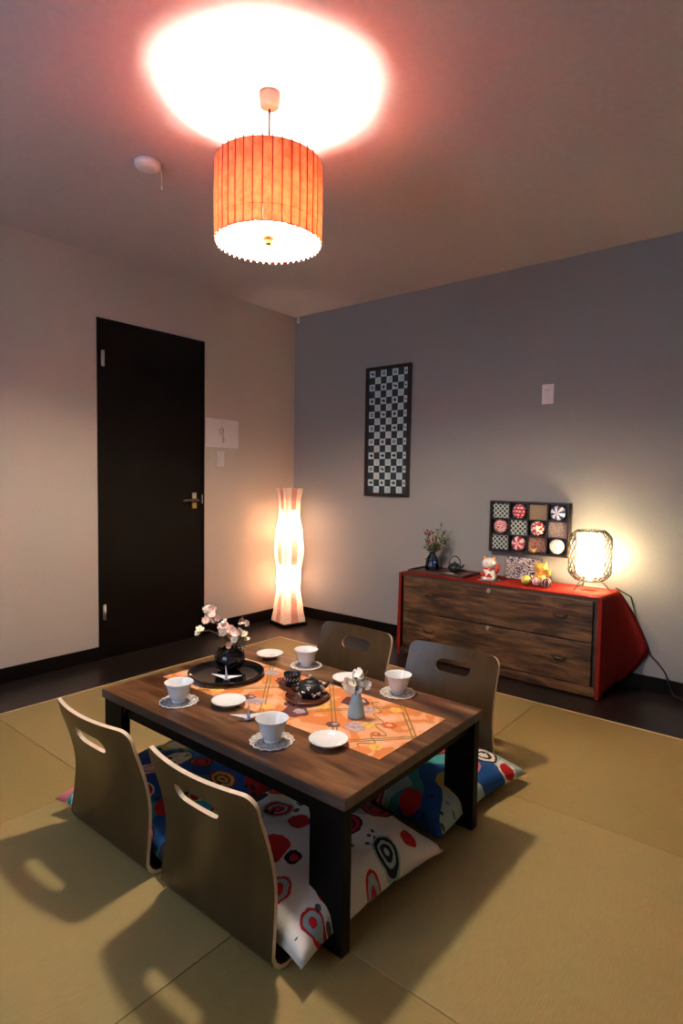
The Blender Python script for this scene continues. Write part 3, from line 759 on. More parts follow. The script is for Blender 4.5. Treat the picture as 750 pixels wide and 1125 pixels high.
# celadon bud vase
t = thing('bud_vase', 'small pale blue bottle vase with white flowers on the orange runner', 'vase', (-2.065, -2.262, ZR))
MB().lathe([(0, 0), (.024, 0), (.027, .003), (.027, .008), (.022, .035), (.015, .062), (.0135, .074), (.0125, .074), (.013, .062), (0, .058)], 36, cap=False).build('vase_body', 'celadon', t)
q = MB()
st = [(-.030, .105, 0), (.0, .128, .0), (.022, .108, .01), (.030, .092, 0), (.006, .100, -.01), (-.012, .120, 0), (.035, .135, .03)]
for r, z, d in st: q.tube([bp(0, .05), bp(r*.3, .08, d*.4), bp(r, z, d)], .0013, 5)
q.build('stem', 'stem', t)
q = MB()
for k, (r, z, d, s_, c) in enumerate([(-.030, .100, 0, .019, 1), (-.020, .088, -.01, .017, 1), (-.006, .122, 0, .017, 0), (.004, .134, 0, .017, 0), (.0, .112, 0, .015, 0), (.016, .128, .01, .012, 0), (.024, .106, 0, .010, 0), (.032, .095, 0, .012, 0), (.035, .102, 0, .010, 0), (.008, .082, -.01, .012, 0), (.012, .102, .0, .010, 1), (-.012, .10, 0, .014, 1)]): blossom(q, bp(r, z, d), s_, c, 50+k)
q.build('flowers', ['petal_white', 'petal_cream'], t)
q = MB()
for r, z, dr in ((-.03, .085, bp(-.8, .1)), (.0, .09, bp(.2, .5)), (.01, .095, bp(.6, .3)), (-.01, .08, bp(-.5, -.3)), (.02, .105, bp(.4, .6))): leaf(q, bp(r, z), dr, .022, .01)
q.build('leaves', 'leaf_dark', t)

# ------------------------------------------------------------------ chest of drawers
CX0, CX1, CY0, CY1, CH = -.335, -.012, -2.478, -1.292, .522
ch = thing('drawer_chest', 'low wide rustic brown chest of drawers draped in red, against the grey wall', 'chest', ((CX0+CX1)/2, (CY0+CY1)/2, 0))
ox, oy = (CX0+CX1)/2, (CY0+CY1)/2
def cb(x0, y0, z0, x1, y1, z1): return ((x0-ox, y0-oy, z0), (x1-ox, y1-oy, z1))
MB().box(*cb(CX0+.012, CY0, .0, CX1, CY1, CH)).build('carcass', 'chest_rail', ch)
MB().box(*cb(CX0-.002, CY0+.0, .008, CX0+.012, CY1, .058)).build('plinth', 'chest_wood', ch, bevel=.003)
for z0, z1 in ((.290, .506), (.062, .284)):
    dr = MB().box(*cb(CX0-.006, CY0+.022, z0, CX0+.014, CY1-.012, z1)).build('drawer', 'chest_wood', ch, bevel=.004)
    for hy in (-1.496, -2.292):
        hz = z0+.58*(z1-z0)
        MB().tube([(CX0-.006-ox, hy-oy-.036, hz), (CX0-.020-ox, hy-oy-.030, hz-.004), (CX0-.022-ox, hy-oy, hz-.007), (CX0-.020-ox, hy-oy+.030, hz-.004), (CX0-.006-ox, hy-oy+.036, hz)], .0035, 8).build('drawer_pull', 'bronze', dr)
    lz = z1-.020 if z0 > .2 else z1-.014
    MB().lathe([(0, 0), (.013, 0), (.014, .004), (.011, .006), (.005, .0065), (0, .003)], 24, (CX0-.006-ox, -1.883-oy, lz), M3=Matrix.Rotation(-PI/2, 3, 'Y'), cap=False).build('round_lock', 'silver', dr)
MB().box(*cb(CX0-.004, CY0, CH-.016, CX0+.012, CY1, CH)).build('top_rail', 'chest_rail', ch)
# red cloth: a sheet over the top falling down both ends, splayed towards the wall at the right
def cloth():
    mb = MB(); z = CH+.0035
    y0, y1 = CY0-.018, CY1+.016; x0, x1 = CX0-.010, CX1-.002
    nx, ny = 16, 40
    P = []
    rows = []
    # path along y: left fall, top, right fall
    ts = [('L', k/12) for k in range(12, 0, -1)]+[('T', k/ny) for k in range(ny+1)]+[('R', k/16) for k in range(1, 17)]
    for kd, s_ in ts:
        row = []
        for i in range(nx+1):
            f = i/nx; x = x0+(x1-x0)*f
            if kd == 'T': y = y1+(y0-y1)*s_; zz = z
            elif kd == 'L':
                y = y1+.004+.010*s_+.004*math.sin(f*9); zz = z-.50*s_
            else:
                # falls at the front, bellies out along the wall at the back
                dropz = .515-.36*max(0, f-.60)/.4*0; zz = z-(.517-.02*f)*s_
                out = .035*math.sin(PI*min(s_*1.02, 1))*(f**2.5) + f**4.0*(.125*min(1, s_/.62) if s_ < .62 else .125*(1-((s_-.62)/.38)**1.2*.75))
                y = y0-.004-out-.005*math.sin(f*14)*s_
                if i == 0: x = x0-.0
            row.append((x, y, max(zz, .004)))
        rows.append(row)
    vs = [p for r in rows for p in r]; n = nx+1
    fs = [(i*n+j, i*n+j+1, (i+1)*n+j+1, (i+1)*n+j) for i in range(len(rows)-1) for j in range(nx)]
    mb.add(vs, fs, 0, True)
    # return of the cloth round the front corner on both ends
    for yy, sg in ((y0-.004, 1), (y1+.004, -1)):
        mb.box((x0-.002, min(yy, yy+sg*.017), .004), (x0+.001, max(yy, yy+sg*.017), z), 0)
    o = mb.build('red_cloth', 'red_cloth', solid=.003); tag(o, 'red cloth spread over the chest and hanging down both its ends', 'cloth')
cloth()
ZC = CH+.0055
def on_chest(x, y): return (x, y, ZC)
# serving tray on the left of the chest
t = thing('serving_tray', 'rectangular dark brown tray at the left end of the chest', 'tray', on_chest(-.185, -1.500))
MB().box((-.105, -.190, 0), (.105, .190, .008)).build('tray_base', 'tray_brown', t)
MB().box((-.110, -.195, 0), (-.102, .195, .018)).box((.102, -.195, 0), (.110, .195, .018)).box((-.102, -.195, 0), (.102, -.187, .018)).box((-.102, .187, 0), (.102, .195, .018)).build('tray_rim', 'tray_brown', t, bevel=.002)
ZT = ZC+.0086
# plant vase
t = thing('plant_vase', 'blue glass vase with green sprigs and red berries on the dark tray', 'vase', (-.165, -1.405, ZT))
MB().lathe([(0, 0), (.040, 0), (.046, .006), (.046, .020), (.040, .065), (.026, .092), (.018, .104), (.021, .112), (.019, .112), (.016, .104), (.023, .091), (.037, .064), (.043, .020), (.040, .008), (0, .006)], 36, cap=False).build('glass_body', 'blue_glass', t)
MB().lathe([(0, .007), (.041, .008), (.041, .022), (.036, .062), (0, .062)], 30, cap=False).build('water', 'blue_glass', t)
MB().lathe([(.0465, .070), (.040, .0745), (.0375, .070)], 30, cap=False).build('neck_band', 'ink', t)
stems = []; g = random.Random(12); q = MB()
tips = [(-.065, .27, 0), (-.035, .255, .02), (-.05, .20, -.03), (.0, .235, .0), (.03, .26, -.02), (.055, .30, .0), (.085, .25, .02), (.115, .245, .0), (.10, .205, -.02), (.07, .185, .03), (-.04, .16, .03), (.095, .155, .0), (-.06, .145, .0), (.03, .20, .03), (.06, .23, -.03), (.04, .16, .02)]
for r, z, d in tips:
    ps = [bp(0, .03), bp(r*.12, .11, d*.2), bp(r*.55, .11+(z-.11)*.55, d*.7), bp(r, z, d)]; q.tube(ps, [.002, .0018, .0014, .0008], 5); stems.append(ps)
q.build('stem', 'stem', t)
q = MB(); berries = []
for si, ps in enumerate(stems):
    for k in range(20):
        f = g.uniform(.25, 1.0); seg = 1 if f < .6 else 2; ff = (f-.2)/.4 if seg == 1 else (f-.6)/.4
        p = ps[seg].lerp(ps[seg+1] if seg < 3 else ps[3], max(0, min(1, ff)))
        d_ = Vector((g.uniform(-1, 1), g.uniform(-1, 1), g.uniform(-.3, 1)))
        if si in (0, 1) and f > .7:
            berries.append(p+d_*.012)
        else: leaf(q, p, d_, g.uniform(.018, .032), g.uniform(.008, .013))
for k in range(16): berries.append(bp(-.02+g.uniform(-.03, .03), .20+g.uniform(-.04, .05), g.uniform(-.02, .02)))
q.build('leaves', 'leaf', t); 
for p in berries: MB().ball(p, .0055, 0, 8, 6).build('berry', 'berry', t)
# iron kettle
t = thing('iron_kettle', 'small black cast iron kettle with arched handle on the dark tray', 'kettle', (-.150, -1.560, ZT), math.radians(-50))
MB().lathe([(0, 0), (.024, 0), (.034, .008), (.043, .024), (.042, .036), (.030, .050), (.022, .053)], 32, cap=False).build('pot_body', 'iron', t)
lid = MB().lathe([(.024, .052), (.020, .057), (0, .060)], 28, cap=False).build('lid', 'iron', t); MB().ball((0, 0, .065), .0065, 0, 12, 8).build('lid_knob', 'iron', lid)
MB().tube([(.036, 0, .028), (.050, 0, .036), (.057, 0, .050)], [.009, .006, .0045], 10).build('spout', 'iron', t)
MB().tube([(.036*math.cos(a), 0, .050+.052*math.sin(a)) for a in [PI*k/16 for k in range(17)]], .0032, 8).build('handle', 'iron', t)
MB().lathe([(0, 0), (.020, 0), (.030, .004), (.031, .006), (.029, .006), (0, .003)], 30, cap=False).build('small_dish', 'porcelain')
tag(bpy.data.objects['small_dish'], 'tiny white dish lying in front of the black kettle on the tray', 'dish').location = (-.245, -1.575, ZT)

# lucky cat figures
def make_cat(name, label, loc, rz, sc, mats, stand=True):
    body, bib, ear, acc = mats
    t = thing(name, label, 'figurine', loc, rz)
    k = sc
    def S(p): return tuple(c*k for c in p)
    MB().lathe([(0, 0), (.034*k, 0), (.040*k, .010*k), (.040*k, .028*k), (.032*k, .050*k), (.022*k, .062*k), (0, .066*k)], 28, cap=False).build('body', body, t)
    hd = MB().ball(S((0, 0, .088)), .034*k, 0, 24, 16, (.92, 1.12, .90)).build('head', body, t)
    for s_ in (-1, 1):
        MB().lathe([(.011*k, 0), (.007*k, .010*k), (0, .020*k)], 12, S((0, s_*.022, .108)), M3=Matrix.Rotation(-s_*.35, 3, 'X'), cap=False).build('ear', ear, hd)
        MB().ball(S((-.030, s_*.012, .092)), .0028*k, 0, 10, 6).build('eye', 'ink', hd)
        MB().ball(S((-.034, s_*.018, .010)), .011*k, 0, 14, 8, (1.2, 1, .8)).build('foot', body, t)
    MB().tube([S((-.0315, -.006, .080)), S((-.0325, -.002, .077)), S((-.0325, 0, .080)), S((-.0325, .002, .077)), S((-.0315, .006, .080))], .0008*k, 5).build('mouth', 'red_glaze', hd)
    MB().tube([S((-.010, -.034, .040)), S((-.020, -.044, .060)), S((-.024, -.044, .088))], [.009*k, .0095*k, .010*k], 12).build('raised_paw', acc, t)
    MB().tube([S((-.014, .032, .044)), S((-.030, .032, .030)), S((-.036, .020, .034))], [.009*k, .009*k, .009*k], 12).build('lowered_paw', acc, t)
    MB().lathe([(.026*k, .058*k), (.030*k, .062*k), (.030*k, .066*k), (.024*k, .068*k)], 28, cap=False).build('collar', bib, t)
    MB().ball(S((-.034, 0, .060)), .0065*k, 0, 12, 8).build('bell', 'gold', t)
    MB().prism([S(p)[:2] for p in ((0, -.018, 0), (.022, 0, 0), (0, .018, 0), (-.0, .010, 0))], 0, .002*k, 0, fn=lambda v_: Vector((-.0395*k-v_.z, v_.y, .020*k+v_.x))).build('bib', bib, t)
    return t
t = thing('figurine_stand', 'small square silver stand under the white and red lucky cat', 'stand', on_chest(-.235, -1.835))
MB().box((-.045, -.055, 0), (.045, .055, .004)).build('plate', 'silver', t, bevel=.001)
MB().box((.038, -.05, .004), (.042, .05, .010)).build('back_lip', 'silver', t)
make_cat('lucky_cat', 'white and red lucky cat figurine raising a paw, beside the black and white print', (-.240, -1.835, ZC+.0042), math.radians(25), 1.12, ('white_glaze', 'red_glaze', 'orange_glaze', 'red_glaze'))
make_cat('lucky_cat', 'golden lucky cat figurine standing at the right end of the black and white print', on_chest(-.135, -2.105), math.radians(15), 1.05, ('gold', 'orange_glaze', 'gold', 'gold'))
# black and white print board leaning on the wall
bb = thing('print_board', 'small landscape board with black and white wave print leaning behind the figurines', 'print', on_chest(-.075, -1.970))
bb.rotation_euler = (0, math.radians(8), 0)
MB().box((-.004, -.112, 0), (.004, .112, .135)).build('board', 'frame_brown', bb)
MB().box((-.0055, -.109, .003), (-.0042, .109, .132)).build('wave_sheet', 'wave', bb)
# little balls in front
balls = [((-.205, -2.045), .026, 'green_glaze', 'yellow green patterned cloth ball, left of three on the chest'), ((-.215, -2.110), .026, 'glaze_speck', 'pale speckled cloth ball, middle of three on the chest'), ((-.222, -2.170), .027, 'dark_glaze', 'dark maroon cloth ball with a white spot, right of three on the chest')]
for (x, y), r, m, lab in balls:
    t = thing('cloth_ball', lab, 'ball', on_chest(x, y), 0, 'three little cloth balls on the chest')
    MB().ball((0, 0, r), r, 0, 24, 14, (1, 1, .96)).build('ball_body', m, t)
    q = MB()
    for a in range(4):
        A_ = PI*a/4; q.tube([((r+.0006)*math.cos(p)*math.cos(A_), (r+.0006)*math.cos(p)*math.sin(A_), r+(r*.96+.0006)*math.sin(p)) for p in [2*PI*k/32 for k in range(32)]], .0013, 5, closed=True)
    q.build('thread_bands', 'ball_white' if m == 'dark_glaze' else ('ball_red' if m == 'glaze_speck' else 'gold'), t)

# ------------------------------------------------------------------ display frame with twelve compartments
DY0, DY1, DZ0, DZ1, DD = -2.225, -1.738, .680, .995, .050
t = thing('display_frame', 'dark twelve-compartment wall frame holding round thread balls, above the chest', 'display frame', (0, (DY0+DY1)/2, (DZ0+DZ1)/2))
W2, H2 = (DY1-DY0)/2, (DZ1-DZ0)/2
q = MB(); th = .011
q.box((-DD, -W2, H2-th), (-.001, W2, H2)); q.box((-DD, -W2, -H2), (-.001, W2, -H2+th)); q.box((-DD, -W2, -H2+th), (-.001, -W2+th, H2-th)); q.box((-DD, W2-th, -H2+th), (-.001, W2, H2-th))
q.build('outer_frame', 'frame_brown', t, bevel=.001)
q = MB(); cw = (2*W2-2*th)/4; chh = (2*H2-2*th)/3
for k in (1, 2, 3): q.box((-DD+.004, W2-th-cw*k-.004, -H2+th), (-.006, W2-th-cw*k+.004, H2-th))
for k in (1, 2):
    for c in range(4): q.box((-DD+.004, W2-th-cw*(c+1)+.004, -H2+th+chh*k-.004), (-.006, W2-th-cw*c-.004, -H2+th+chh*k+.004))
q.build('divider', 'frame_brown', t)
grid = [['scallop', 'B', 'tan_cloth', 'B'], ['B', 'scallop', 'B', 'weave_grey'], ['scallop', 'B', 'hatch_red', 'B']]
for r in range(3):
    for c in range(4):
        yc = W2-th-cw*(c+.5); zc = H2-th-chh*(r+.5); m = grid[r][c]
        MB().box((-.010 if m == 'B' else -.030, yc-cw/2+.004, zc-chh/2+.004), (-.004, yc+cw/2-.004, zc+chh/2-.004)).build('backing_cloth', 'black_lacquer' if m == 'B' and False else ('teal_ink' if m == 'B' else m), t)
fy, fz = (DY0+DY1)/2, (DZ0+DZ1)/2
def disp_ball(r, c, lab, mats, fn):
    yc = W2-th-cw*(c+.5)+fy; zc = H2-th-chh*(r+.5)+fz; rad = min(cw, chh)/2-.0055
    q = MB(); q.ball((0, 0, 0), rad, 0, 36, 24, (.5, 1, 1), fn); o = q.build('thread_ball', mats); o.location = (-.0105-rad*.5, yc, zc)
    tag(o, lab, 'thread ball', 'thread balls in the display frame')
def petals(n, k=.5, off=0): return lambda p: 1 if ((math.atan2(p.z, p.y)/(2*PI)*n+off) % 1) < k else 0
disp_ball(0, 1, 'red and white thread ball in the top row of the display frame', ['ball_red', 'ball_white'], lambda p: 1 if abs(math.sin(p.y*150+p.z*60)*math.cos(p.z*150)) > .55 else 0)
disp_ball(0, 3, 'blue and white star thread ball in the top right compartment', ['ball_blue', 'ball_white'], petals(6, .55))
disp_ball(1, 0, 'red and white banded thread ball in the left column of the display frame', ['ball_red', 'ball_white'], lambda p: 1 if (p.z*75+.25*math.sin(p.y*200)) % 1 < .45 else 0)
disp_ball(1, 2, 'red floral brocade ball in the middle row of the display frame', ['ball_flower'], None)
disp_ball(2, 1, 'red and white pinwheel thread ball in the bottom row of the display frame', ['ball_red', 'ball_white'], petals(5, .5, .2))
disp_ball(2, 3, 'almost plain white thread ball in the bottom right compartment', ['ball_white', 'ball_red'], lambda p: 1 if abs(p.y) < .002 and p.z < 0 else 0)
# small gold bird figure standing at the foot of a compartment
yc = W2-th-cw*2.35+fy
t = thing('gold_bird', 'tiny golden bird ornament at the foot of a bottom compartment', 'ornament', (-.0415, yc, DZ0+.0115))
MB().ball((0, 0, .014), .010, 0, 14, 10, (.7, 1.3, .8)).tube([(0, -.006, .015), (0, -.012, .026), (0, -.018, .030)], [.004, .003, .0025], 8).build('body', 'gold', t)
MB().add([(0, .006, .014), (.003, .022, .030), (-.003, .022, .030), (0, .012, .010)], [(0, 1, 2), (0, 3, 1), (0, 2, 3), (1, 3, 2)]).build('tail', 'gold', t)
MB().lathe([(.007, 0), (.006, .003), (.002, .008)], 12).build('foot', 'gold', t)

# ------------------------------------------------------------------ table lamp
t = thing('table_lamp', 'lit table lamp with woven cane cage on wire legs, right end of the chest', 'lamp', on_chest(-.135, -2.372), math.radians(10))
RL, LH, Z0 = .108, .275, .055
def lamp_r(z):
    f = z/LH; e = .030
    edge = min(f, 1-f)*LH
    rr = RL
    if edge < .05: rr = RL-.040*(1-math.sin(PI/2*edge/.05))
    return rr
q = MB(); NS = 22
for sgn in (1, -1):
    for k in range(NS):
        pts = []
        for j in range(29):
            z = LH*j/28; a = 2*PI*k/NS+sgn*j/28*1.55; r = lamp_r(z)+sgn*.0011
            pts.append((r*math.cos(a), r*math.sin(a), Z0+z))
        q.tube(pts, .0026, 5)
for z in (0.002, .045, LH-.045, LH-.002):
    r = lamp_r(z); q.tube([(r*math.cos(a), r*math.sin(a), Z0+z) for a in [2*PI*k/48 for k in range(48)]], .0032 if z in (.002, LH-.002) else .0022, 6, closed=True)
q.build('cane_cage', 'cane', t)
MB().lathe([(.068, .030), (.068, .250), (.066, .255), (0, .256)], 40, (0, 0, Z0), cap=False).build('paper_cylinder', 'lamp_paper', t)  # closed paper top added to soften the light cone above
q = MB()
for a in (0.4, 2.5, 4.6):
    c, s_ = math.cos(a), math.sin(a)
    q.tube([(.050*c, .050*s_, Z0+.004), (.075*c, .075*s_, Z0-.010), (.115*c, .115*s_, .003)], .0022, 6); q.tube([(.03*c, .03*s_, Z0), (.050*c, .050*s_, Z0+.004)], .0022, 6)
    q.tube([(.050*math.cos(a+.35), .050*math.sin(a+.35), Z0+.004), (.115*c, .115*s_, .003)], .0018, 6)
q.tube([(.03*math.cos(a), .03*math.sin(a), Z0) for a in [2*PI*k/20 for k in range(20)]], .003, 6, closed=True)
q.build('wire_leg', 'cane', t)
MB().lathe([(0, 0), (.028, 0), (.020, .006), (.018, .05), (0, .05)], 20, (0, 0, Z0-.004), cap=False).build('lamp_holder', 'white_plastic', t)
MB().ball((0, 0, Z0+.125), .030, 0, 16, 10).build('light_bulb', 'bulb_table', t)
o = MB().tube([(-.06, -2.49, .545), (-.022, -2.56, .50), (-.014, -2.60, .34), (-.014, -2.625, .285), (-.014, -2.645, .225), (-.014, -2.672, .19), (-.014, -2.705, .16), (-.015, -2.738, .12), (-.020, -2.762, .06), (-.03, -2.785, .012), (-.06, -2.86, .005), (-.10, -3.0, .005)], .0035, 8).build('power_cord', 'cord', t)
o.matrix_parent_inverse = (Matrix.Translation((-.135, -2.372, ZC)) @ Matrix.Rotation(math.radians(10), 4, 'Z')).inverted()

# ------------------------------------------------------------------ floor lamp
t = thing('floor_lamp', 'tall lit paper floor lamp with wavy sides standing in the corner', 'lamp', (-.268, -.215, 0), math.radians(-14))
MB().box((-.105, -.105, .0), (.105, .105, .022)).build('base', 'black_wood', t, bevel=.003)
def fl_w(f):  # half width along the height fraction
    ks = [(0, .094), (.10, .082), (.26, .066), (.38, .070), (.54, .084), (.66, .076), (.80, .060), (.90, .062), (1., .073)]
    for (a, wa), (b_, wb) in zip(ks, ks[1:]):
        if f <= b_: s_ = (f-a)/(b_-a); s_ = s_*s_*(3-2*s_); return wa+(wb-wa)*s_
    return ks[-1][1]
q = MB(); nz = 44; per = 24; HL = 1.015
vs = []
for i in range(nz+1):
    f = i/nz; hw = fl_w(f)
    for k in range(per):
        e = k//6; s_ = (k % 6)/6
        cs = [(-1, -1), (1, -1), (1, 1), (-1, 1)]; a = cs[e]; b_ = cs[(e+1) % 4]
        x = a[0]+(b_[0]-a[0])*s_; y = a[1]+(b_[1]-a[1])*s_
        wr = 1+.012*noise.noise(Vector((x*3, y*3, i*.9)))
        vs.append((x*hw*wr, y*hw*wr, .024+HL*f))
fs = []; q.add(vs, [], 0)
for i in range(nz):
    for k in range(per):
        f_ = (i*per+k, i*per+(k+1) % per, (i+1)*per+(k+1) % per, (i+1)*per+k)
        strip_ = (k % 6) in (2, 3); dim_zone = i < 12 or 19 <= i <= 26 or i > 36  # strips skip the bulb heights, so the dimmer paper is painted in
        q.f.append(list(f_)); q.mi.append(1 if strip_ and dim_zone else 0); q.sm.append(False)
q.build('paper_shade', ['washi', 'washi_dim_strip'], t)
q = MB()
for sx in (-1, 1):
    for sy in (-1, 1): q.tube([(sx*(fl_w(i/20)-.003), sy*(fl_w(i/20)-.003), .022+HL*i/20) for i in range(21)], .0022, 5)
q.build('wire_frame', 'silver', t)
MB().tube([(0, 0, .02), (0, 0, .69)], .006, 8).build('pole', 'white_plastic', t)
for z in (.335, .725): MB().ball((0, 0, z), .032, 0, 16, 10).build('light_bulb', 'bulb_floor', t)

# ------------------------------------------------------------------ pendant lamp
LX, LY = -2.048, -1.8395
t = thing('pendant_lamp', 'lit round pendant lamp with red pleated paper shade hanging over the table', 'lamp', (LX, LY, 0))
MB().lathe([(0, H), (.034, H), (.036, H-.012), (.032, H-.020), (.034, H-.024), (.031, H-.042), (.016, H-.050), (0, H-.050)], 32, cap=False).build('ceiling_rose', 'rose_cream', t)
MB().tube([(0, 0, H-.048), (0, 0, 2.215)], .0035, 8).build('cord', 'cord', t)
MB().lathe([(.006, 2.232), (.012, 2.226), (.030, 2.214), (.034, 2.200), (.030, 2.196), (0, 2.196)], 28, cap=False).build('top_cap', 'bronze', t)
RS, SZ0, SZ1 = .176, 1.912, 2.165
NP = 36; seg = 6; rings = 14; vs = []; 
for i in range(rings+1):
    z = SZ0+(SZ1-SZ0)*i/rings
    for k in range(NP*seg):
        a = 2*PI*k/(NP*seg); f = (k % seg)/seg
        r = RS+.0045*math.sin(PI*f)-.002*(math.cos(2*PI*f)+1)/2; r *= 1+.010*math.sin(PI*i/rings)
        vs.append((r*math.cos(a), r*math.sin(a), z))
n = NP*seg
sh = MB().add(vs, [(i*n+k, i*n+(k+1) % n, (i+1)*n+(k+1) % n, (i+1)*n+k) for i in range(rings) for k in range(n)], 0, True).build('lamp_shade', 'shade_red', t)
q = MB()
for k in range(NP):
    a = 2*PI*k/NP; r = RS-.0005; q.tube([(r*math.cos(a)*(1+.010*math.sin(PI*j/6)), r*math.sin(a)*(1+.010*math.sin(PI*j/6)), SZ0-.002+(SZ1-SZ0+.010)*j/6) for j in range(7)], .0020, 5)
q.build('shade_rib', 'shade_rib', sh)
for z, r in ((SZ0, RS), (SZ1, RS), (SZ0+.052, RS+.0035)): MB().tube([(r*math.cos(a), r*math.sin(a), z) for a in [2*PI*k/72 for k in range(72)]], .0022 if z != SZ0+.052 else .0009, 6, closed=True).build('shade_ring', 'shade_rib', sh)
q = MB()
for k in range(48):
    a = 2*PI*k/48; q.ball((RS*math.cos(a), RS*math.sin(a), SZ0-.005), .0030, 0, 8, 6, (1, 1, 1.5))
q.build('fringe', 'shade_white', sh)
q = MB()   # wire spider, bulb holder and the small knob at the bottom
for k in range(3):
    a = 2*PI*k/3+.3; q.tube([(0, 0, 2.196), (.06*math.cos(a), .06*math.sin(a), 2.19), (RS*math.cos(a), RS*math.sin(a), SZ1)], .0018, 5)
q.tube([(0, 0, 2.19), (0, 0, 1.95)], .005, 8)
bd = .034
BA = [math.radians(a) for a in (280, 160, 40)]
for a in BA: q.tube([(0, 0, 2.06), (bd*math.cos(a), bd*math.sin(a), 2.04), (bd*math.cos(a), bd*math.sin(a), 2.005)], [.006, .009, .013], 10)
q.build('bulb_holder', 'brass', t)
MB().lathe([(0, 1.905), (.008, 1.905), (.012, 1.910), (.011, 1.916), (.018, 1.922), (.024, 1.932), (.022, 1.938), (.008, 1.944), (0, 1.946)], 28, cap=False).build('bottom_knob', 'brass', t)
for a in BA: MB().ball((bd*math.cos(a), bd*math.sin(a), 1.968), .027, 0, 16, 10, (1, 1, 1.25)).build('light_bulb', 'bulb_pendant', t)

# ------------------------------------------------------------------ things on the walls and ceiling
t = thing('smoke_alarm', 'round white smoke alarm on the ceiling left of the pendant lamp', 'smoke alarm', (-2.060, -1.135, H))
MB().lathe([(0, 0), (.046, 0), (.052, -.006), (.052, -.020), (.044, -.030), (.030, -.034), (0, -.035)], 36, cap=False).build('housing', 'white_plastic', t)
q = MB()
for k in range(18): a = 2*PI*k/18; q.box((.0505, -.004, -.027), (.0530, .004, -.0225), 0)
for i in range(18):
    R = Matrix.Rotation(2*PI*i/18, 3, 'Z')
    for k in range(8): q.v[i*8+k] = tuple(R@Vector(q.v[i*8+k])-Vector((R@Vector((.006, 0, 0)))))
q.build('vent_slots', 'grey_plastic', t)
MB().tube([(.050, -.020, -.020), (.053, -.021, -.060), (.053, -.021, -.085)], .0013, 6).lathe([(.001, -.083), (.003, -.090), (.003, -.098), (0, -.1)], 10, (.053, -.021, 0), cap=False).build('pull_cord', 'white_plastic', t)
# checker picture
PY0, PY1, PZ0, PZ1 = -1.116, -.732, .994, 1.918
t = thing('framed_print', 'tall narrow framed blue and white chequered print on the grey wall', 'picture', (0, (PY0+PY1)/2, (PZ0+PZ1)/2))
pw, ph = (PY1-PY0)/2, (PZ1-PZ0)/2; fb = .024
MB().box((-.022, -pw, ph-fb), (-.001, pw, ph)).box((-.022, -pw, -ph), (-.001, pw, -ph+fb)).box((-.022, -pw, -ph+fb), (-.001, -pw+fb, ph-fb)).box((-.022, pw-fb, -ph+fb), (-.001, pw, ph-fb)).build('frame', 'frame_brown', t, bevel=.001)
q = MB().box((-.012, -pw+fb-.001, -ph+fb-.001), (-.008, pw-fb+.001, ph-fb+.001), 0)
iw, ih = 2*(pw-fb), 2*(ph-fb); cwid = iw/6.8; chei = ih/18.0; g = random.Random(21)
def fq(y0, z0, y1, z1, x, mi): q.add([(x, y0, z0), (x, y1, z0), (x, y1, z1), (x, y0, z1)], [(0, 3, 2, 1)], mi)
for r in range(18):
    for c in range(7):
        if (r+c) % 2: continue
        yl = iw/2-.006-c*cwid; yr = max(yl-cwid, -iw/2+.004); zt_ = ih/2-r*chei; zb = zt_-chei
        if yl-yr < .005: continue
        fq(yr, zb+.0006, yl, zt_-.0006, -.0124, 1)
        ym, zm = (yl+yr)/2, (zt_+zb)/2; sz = min(cwid, yl-yr)*.30; mi = 2 if r % 2 == 0 else 3
        if r % 2 == 0:
            kind = g.randrange(4); m_ = 12
            if kind == 0: ps = [(ym+sz*math.cos(a)*(1 if k % 2 else .6), zm+sz*math.sin(a)*(1 if k % 2 else .6)) for k, a in enumerate([2*PI*k/m_ for k in range(m_)])]
            elif kind == 1: ps = [(ym+sz*1.1*math.cos(a)+sz*.3*math.sin(2*a), zm+sz*.5*math.sin(a)+sz*.4*math.cos(a)) for a in [2*PI*k/m_ for k in range(m_)]]
            elif kind == 2: ps = [(ym+sz*1.1*math.cos(a), zm+sz*.6*math.sin(a)*(1+.4*math.cos(3*a))) for a in [2*PI*k/m_ for k in range(m_)]]
            else: ps = [(ym+sz*.85*math.cos(a), zm+sz*.85*math.sin(a)) for a in [2*PI*k/m_ for k in range(m_)]]
            q.add([(-.0126, a, b_) for a, b_ in ps], [tuple(range(m_))], 2)
            if kind == 3: q.add([(-.0128, ym+(a-ym)*.5, zm+(b_-zm)*.5) for a, b_ in ps], [tuple(range(m_))], 1)
        else:
            for k in range(3): fq(ym-sz*.9, zm-sz*.75+k*sz*.7, ym+sz*.9*g.uniform(.5, 1), zm-sz*.75+k*sz*.7+.0016, -.0126, 3)
            fq(ym-.0008, zm-sz*.8, ym+.0012, zm+sz*.8, -.0127, 3)
q.build('print_sheet', ['teal_ink', 'print_white', 'ink', 'print_grey'], t)
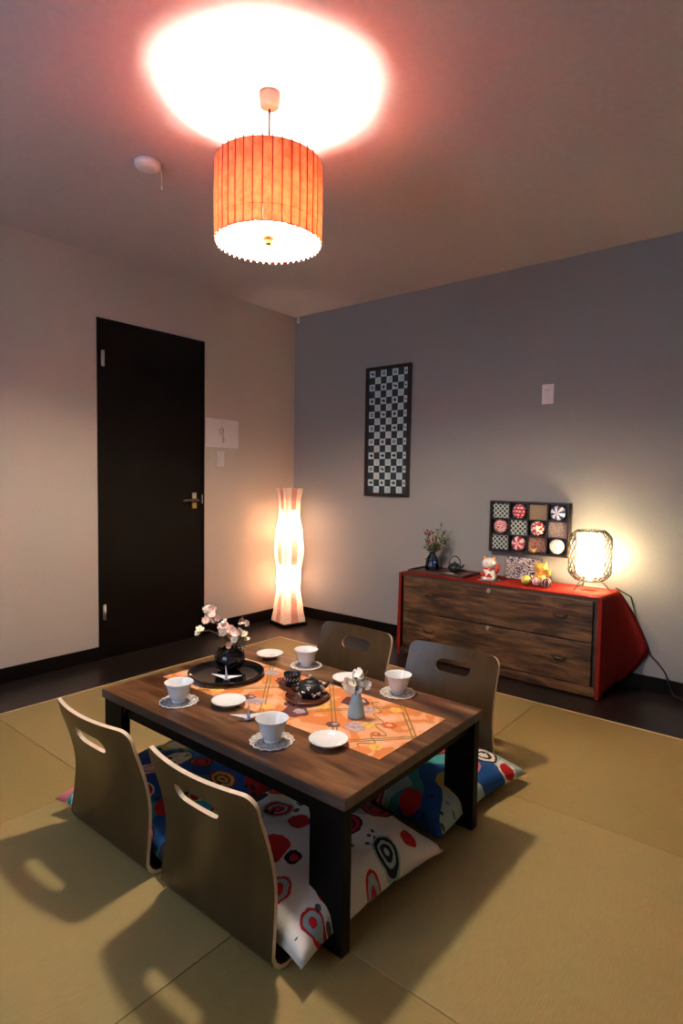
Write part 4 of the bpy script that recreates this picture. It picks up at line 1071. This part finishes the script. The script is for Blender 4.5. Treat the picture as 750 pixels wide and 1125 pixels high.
# switch plates and outlet
def plate(name, label, cat, loc, w_, h_, axis, mat='white_plastic', slots=False):
    t = thing(name, label, cat, loc)
    def bx(a0, z0, a1, z1, d0, d1):
        return ((-d1, a0, z0), (-d0, a1, z1)) if axis == 'x' else ((a0, -d1, z0), (a1, -d0, z1))
    MB().box(*bx(-w_/2, -h_/2, w_/2, h_/2, 0, .007)).build('cover_plate', mat, t, bevel=.002)
    if not slots: MB().box(*bx(-w_*.22, -h_*.30, w_*.22, h_*.30, .007, .010)).build('rocker', mat, t, bevel=.001)
    else:
        MB().box(*bx(-w_*.3, -h_*.32, w_*.3, h_*.32, .007, .009)).build('socket_face', mat, t, bevel=.001)
        q = MB()
        for z in (-.02, .02):
            for s_ in (-1, 1): q.box(*bx(s_*.006-.001, z-.005, s_*.006+.001, z+.005, .0085, .0094))
        q.build('socket_slots', 'ink', t)
    return t
tv = plate('tv_outlet', 'white wall plate on the grey wall above the chest', 'wall plate', (0, -2.0605, 1.630), .068, .115, 'x')
MB().box((-.0108, -.014, .022), (-.0101, -.004, .027)).box((-.0108, .003, .022), (-.0101, .014, .027)).build('indicator', 'grey_plastic', tv)
plate('light_switch', 'cream light switch on the beige wall below the notice sheet', 'light switch', (-.760, 0, 1.243), .072, .110, 'y', 'cream_plastic')
plate('power_outlet', 'cream power outlet low on the beige wall behind the floor lamp', 'power outlet', (-.185, 0, .250), .070, .115, 'y', 'cream_plastic', True)
# notice sheet
t = thing('notice_sheet', 'pale notice sheet with faint brush writing beside the dark door', 'notice', (-.738, 0, 1.425))
MB().box((-.148, -.0022, -.100), (.148, -.0006, .100)).build('sheet', 'sheet', t)
q = MB(); yk = -.0027
def stroke(pts, r=.0022): q.tube([(a, yk, b_) for a, b_ in pts], [r]+[r*1.4]*(len(pts)-2)+[r*.5], 5)
for s_ in ([(-.012, .050), (-.004, .035), (-.020, .022)], [(-.035, .022), (-.010, .028), (.012, .020)], [(.004, .045), (.010, .020), (.006, -.005)], [(-.030, .008), (-.012, .000), (-.030, -.014)],
           [(-.010, .012), (.0, -.010), (.016, -.018)], [(-.008, -.022), (.010, -.028), (.000, -.045)], [(.012, -.030), (.014, -.055), (.002, -.066)], [(-.002, -.050), (.010, -.060)]): stroke(s_)
q.build('brush_writing', 'sheet_ink', t)
q = MB(); q.box((-.030, -.0027, .082), (.030, -.0023, .086)).box((-.022, -.0027, .074), (.022, -.0023, .077)); q.build('heading_line', 'sheet_outline', t)
# tiny white sensor in the corner
t = thing('corner_sensor', 'tiny white block at the top of the wall corner', 'sensor', (0, -.035, 2.370))
MB().box((-.012, -.011, -.022), (0, .011, .022)).build('housing', 'white_plastic', t, bevel=.003)
MB().box((-.0135, -.006, -.008), (-.0118, .006, .008)).build('lens', 'cream_plastic', t)
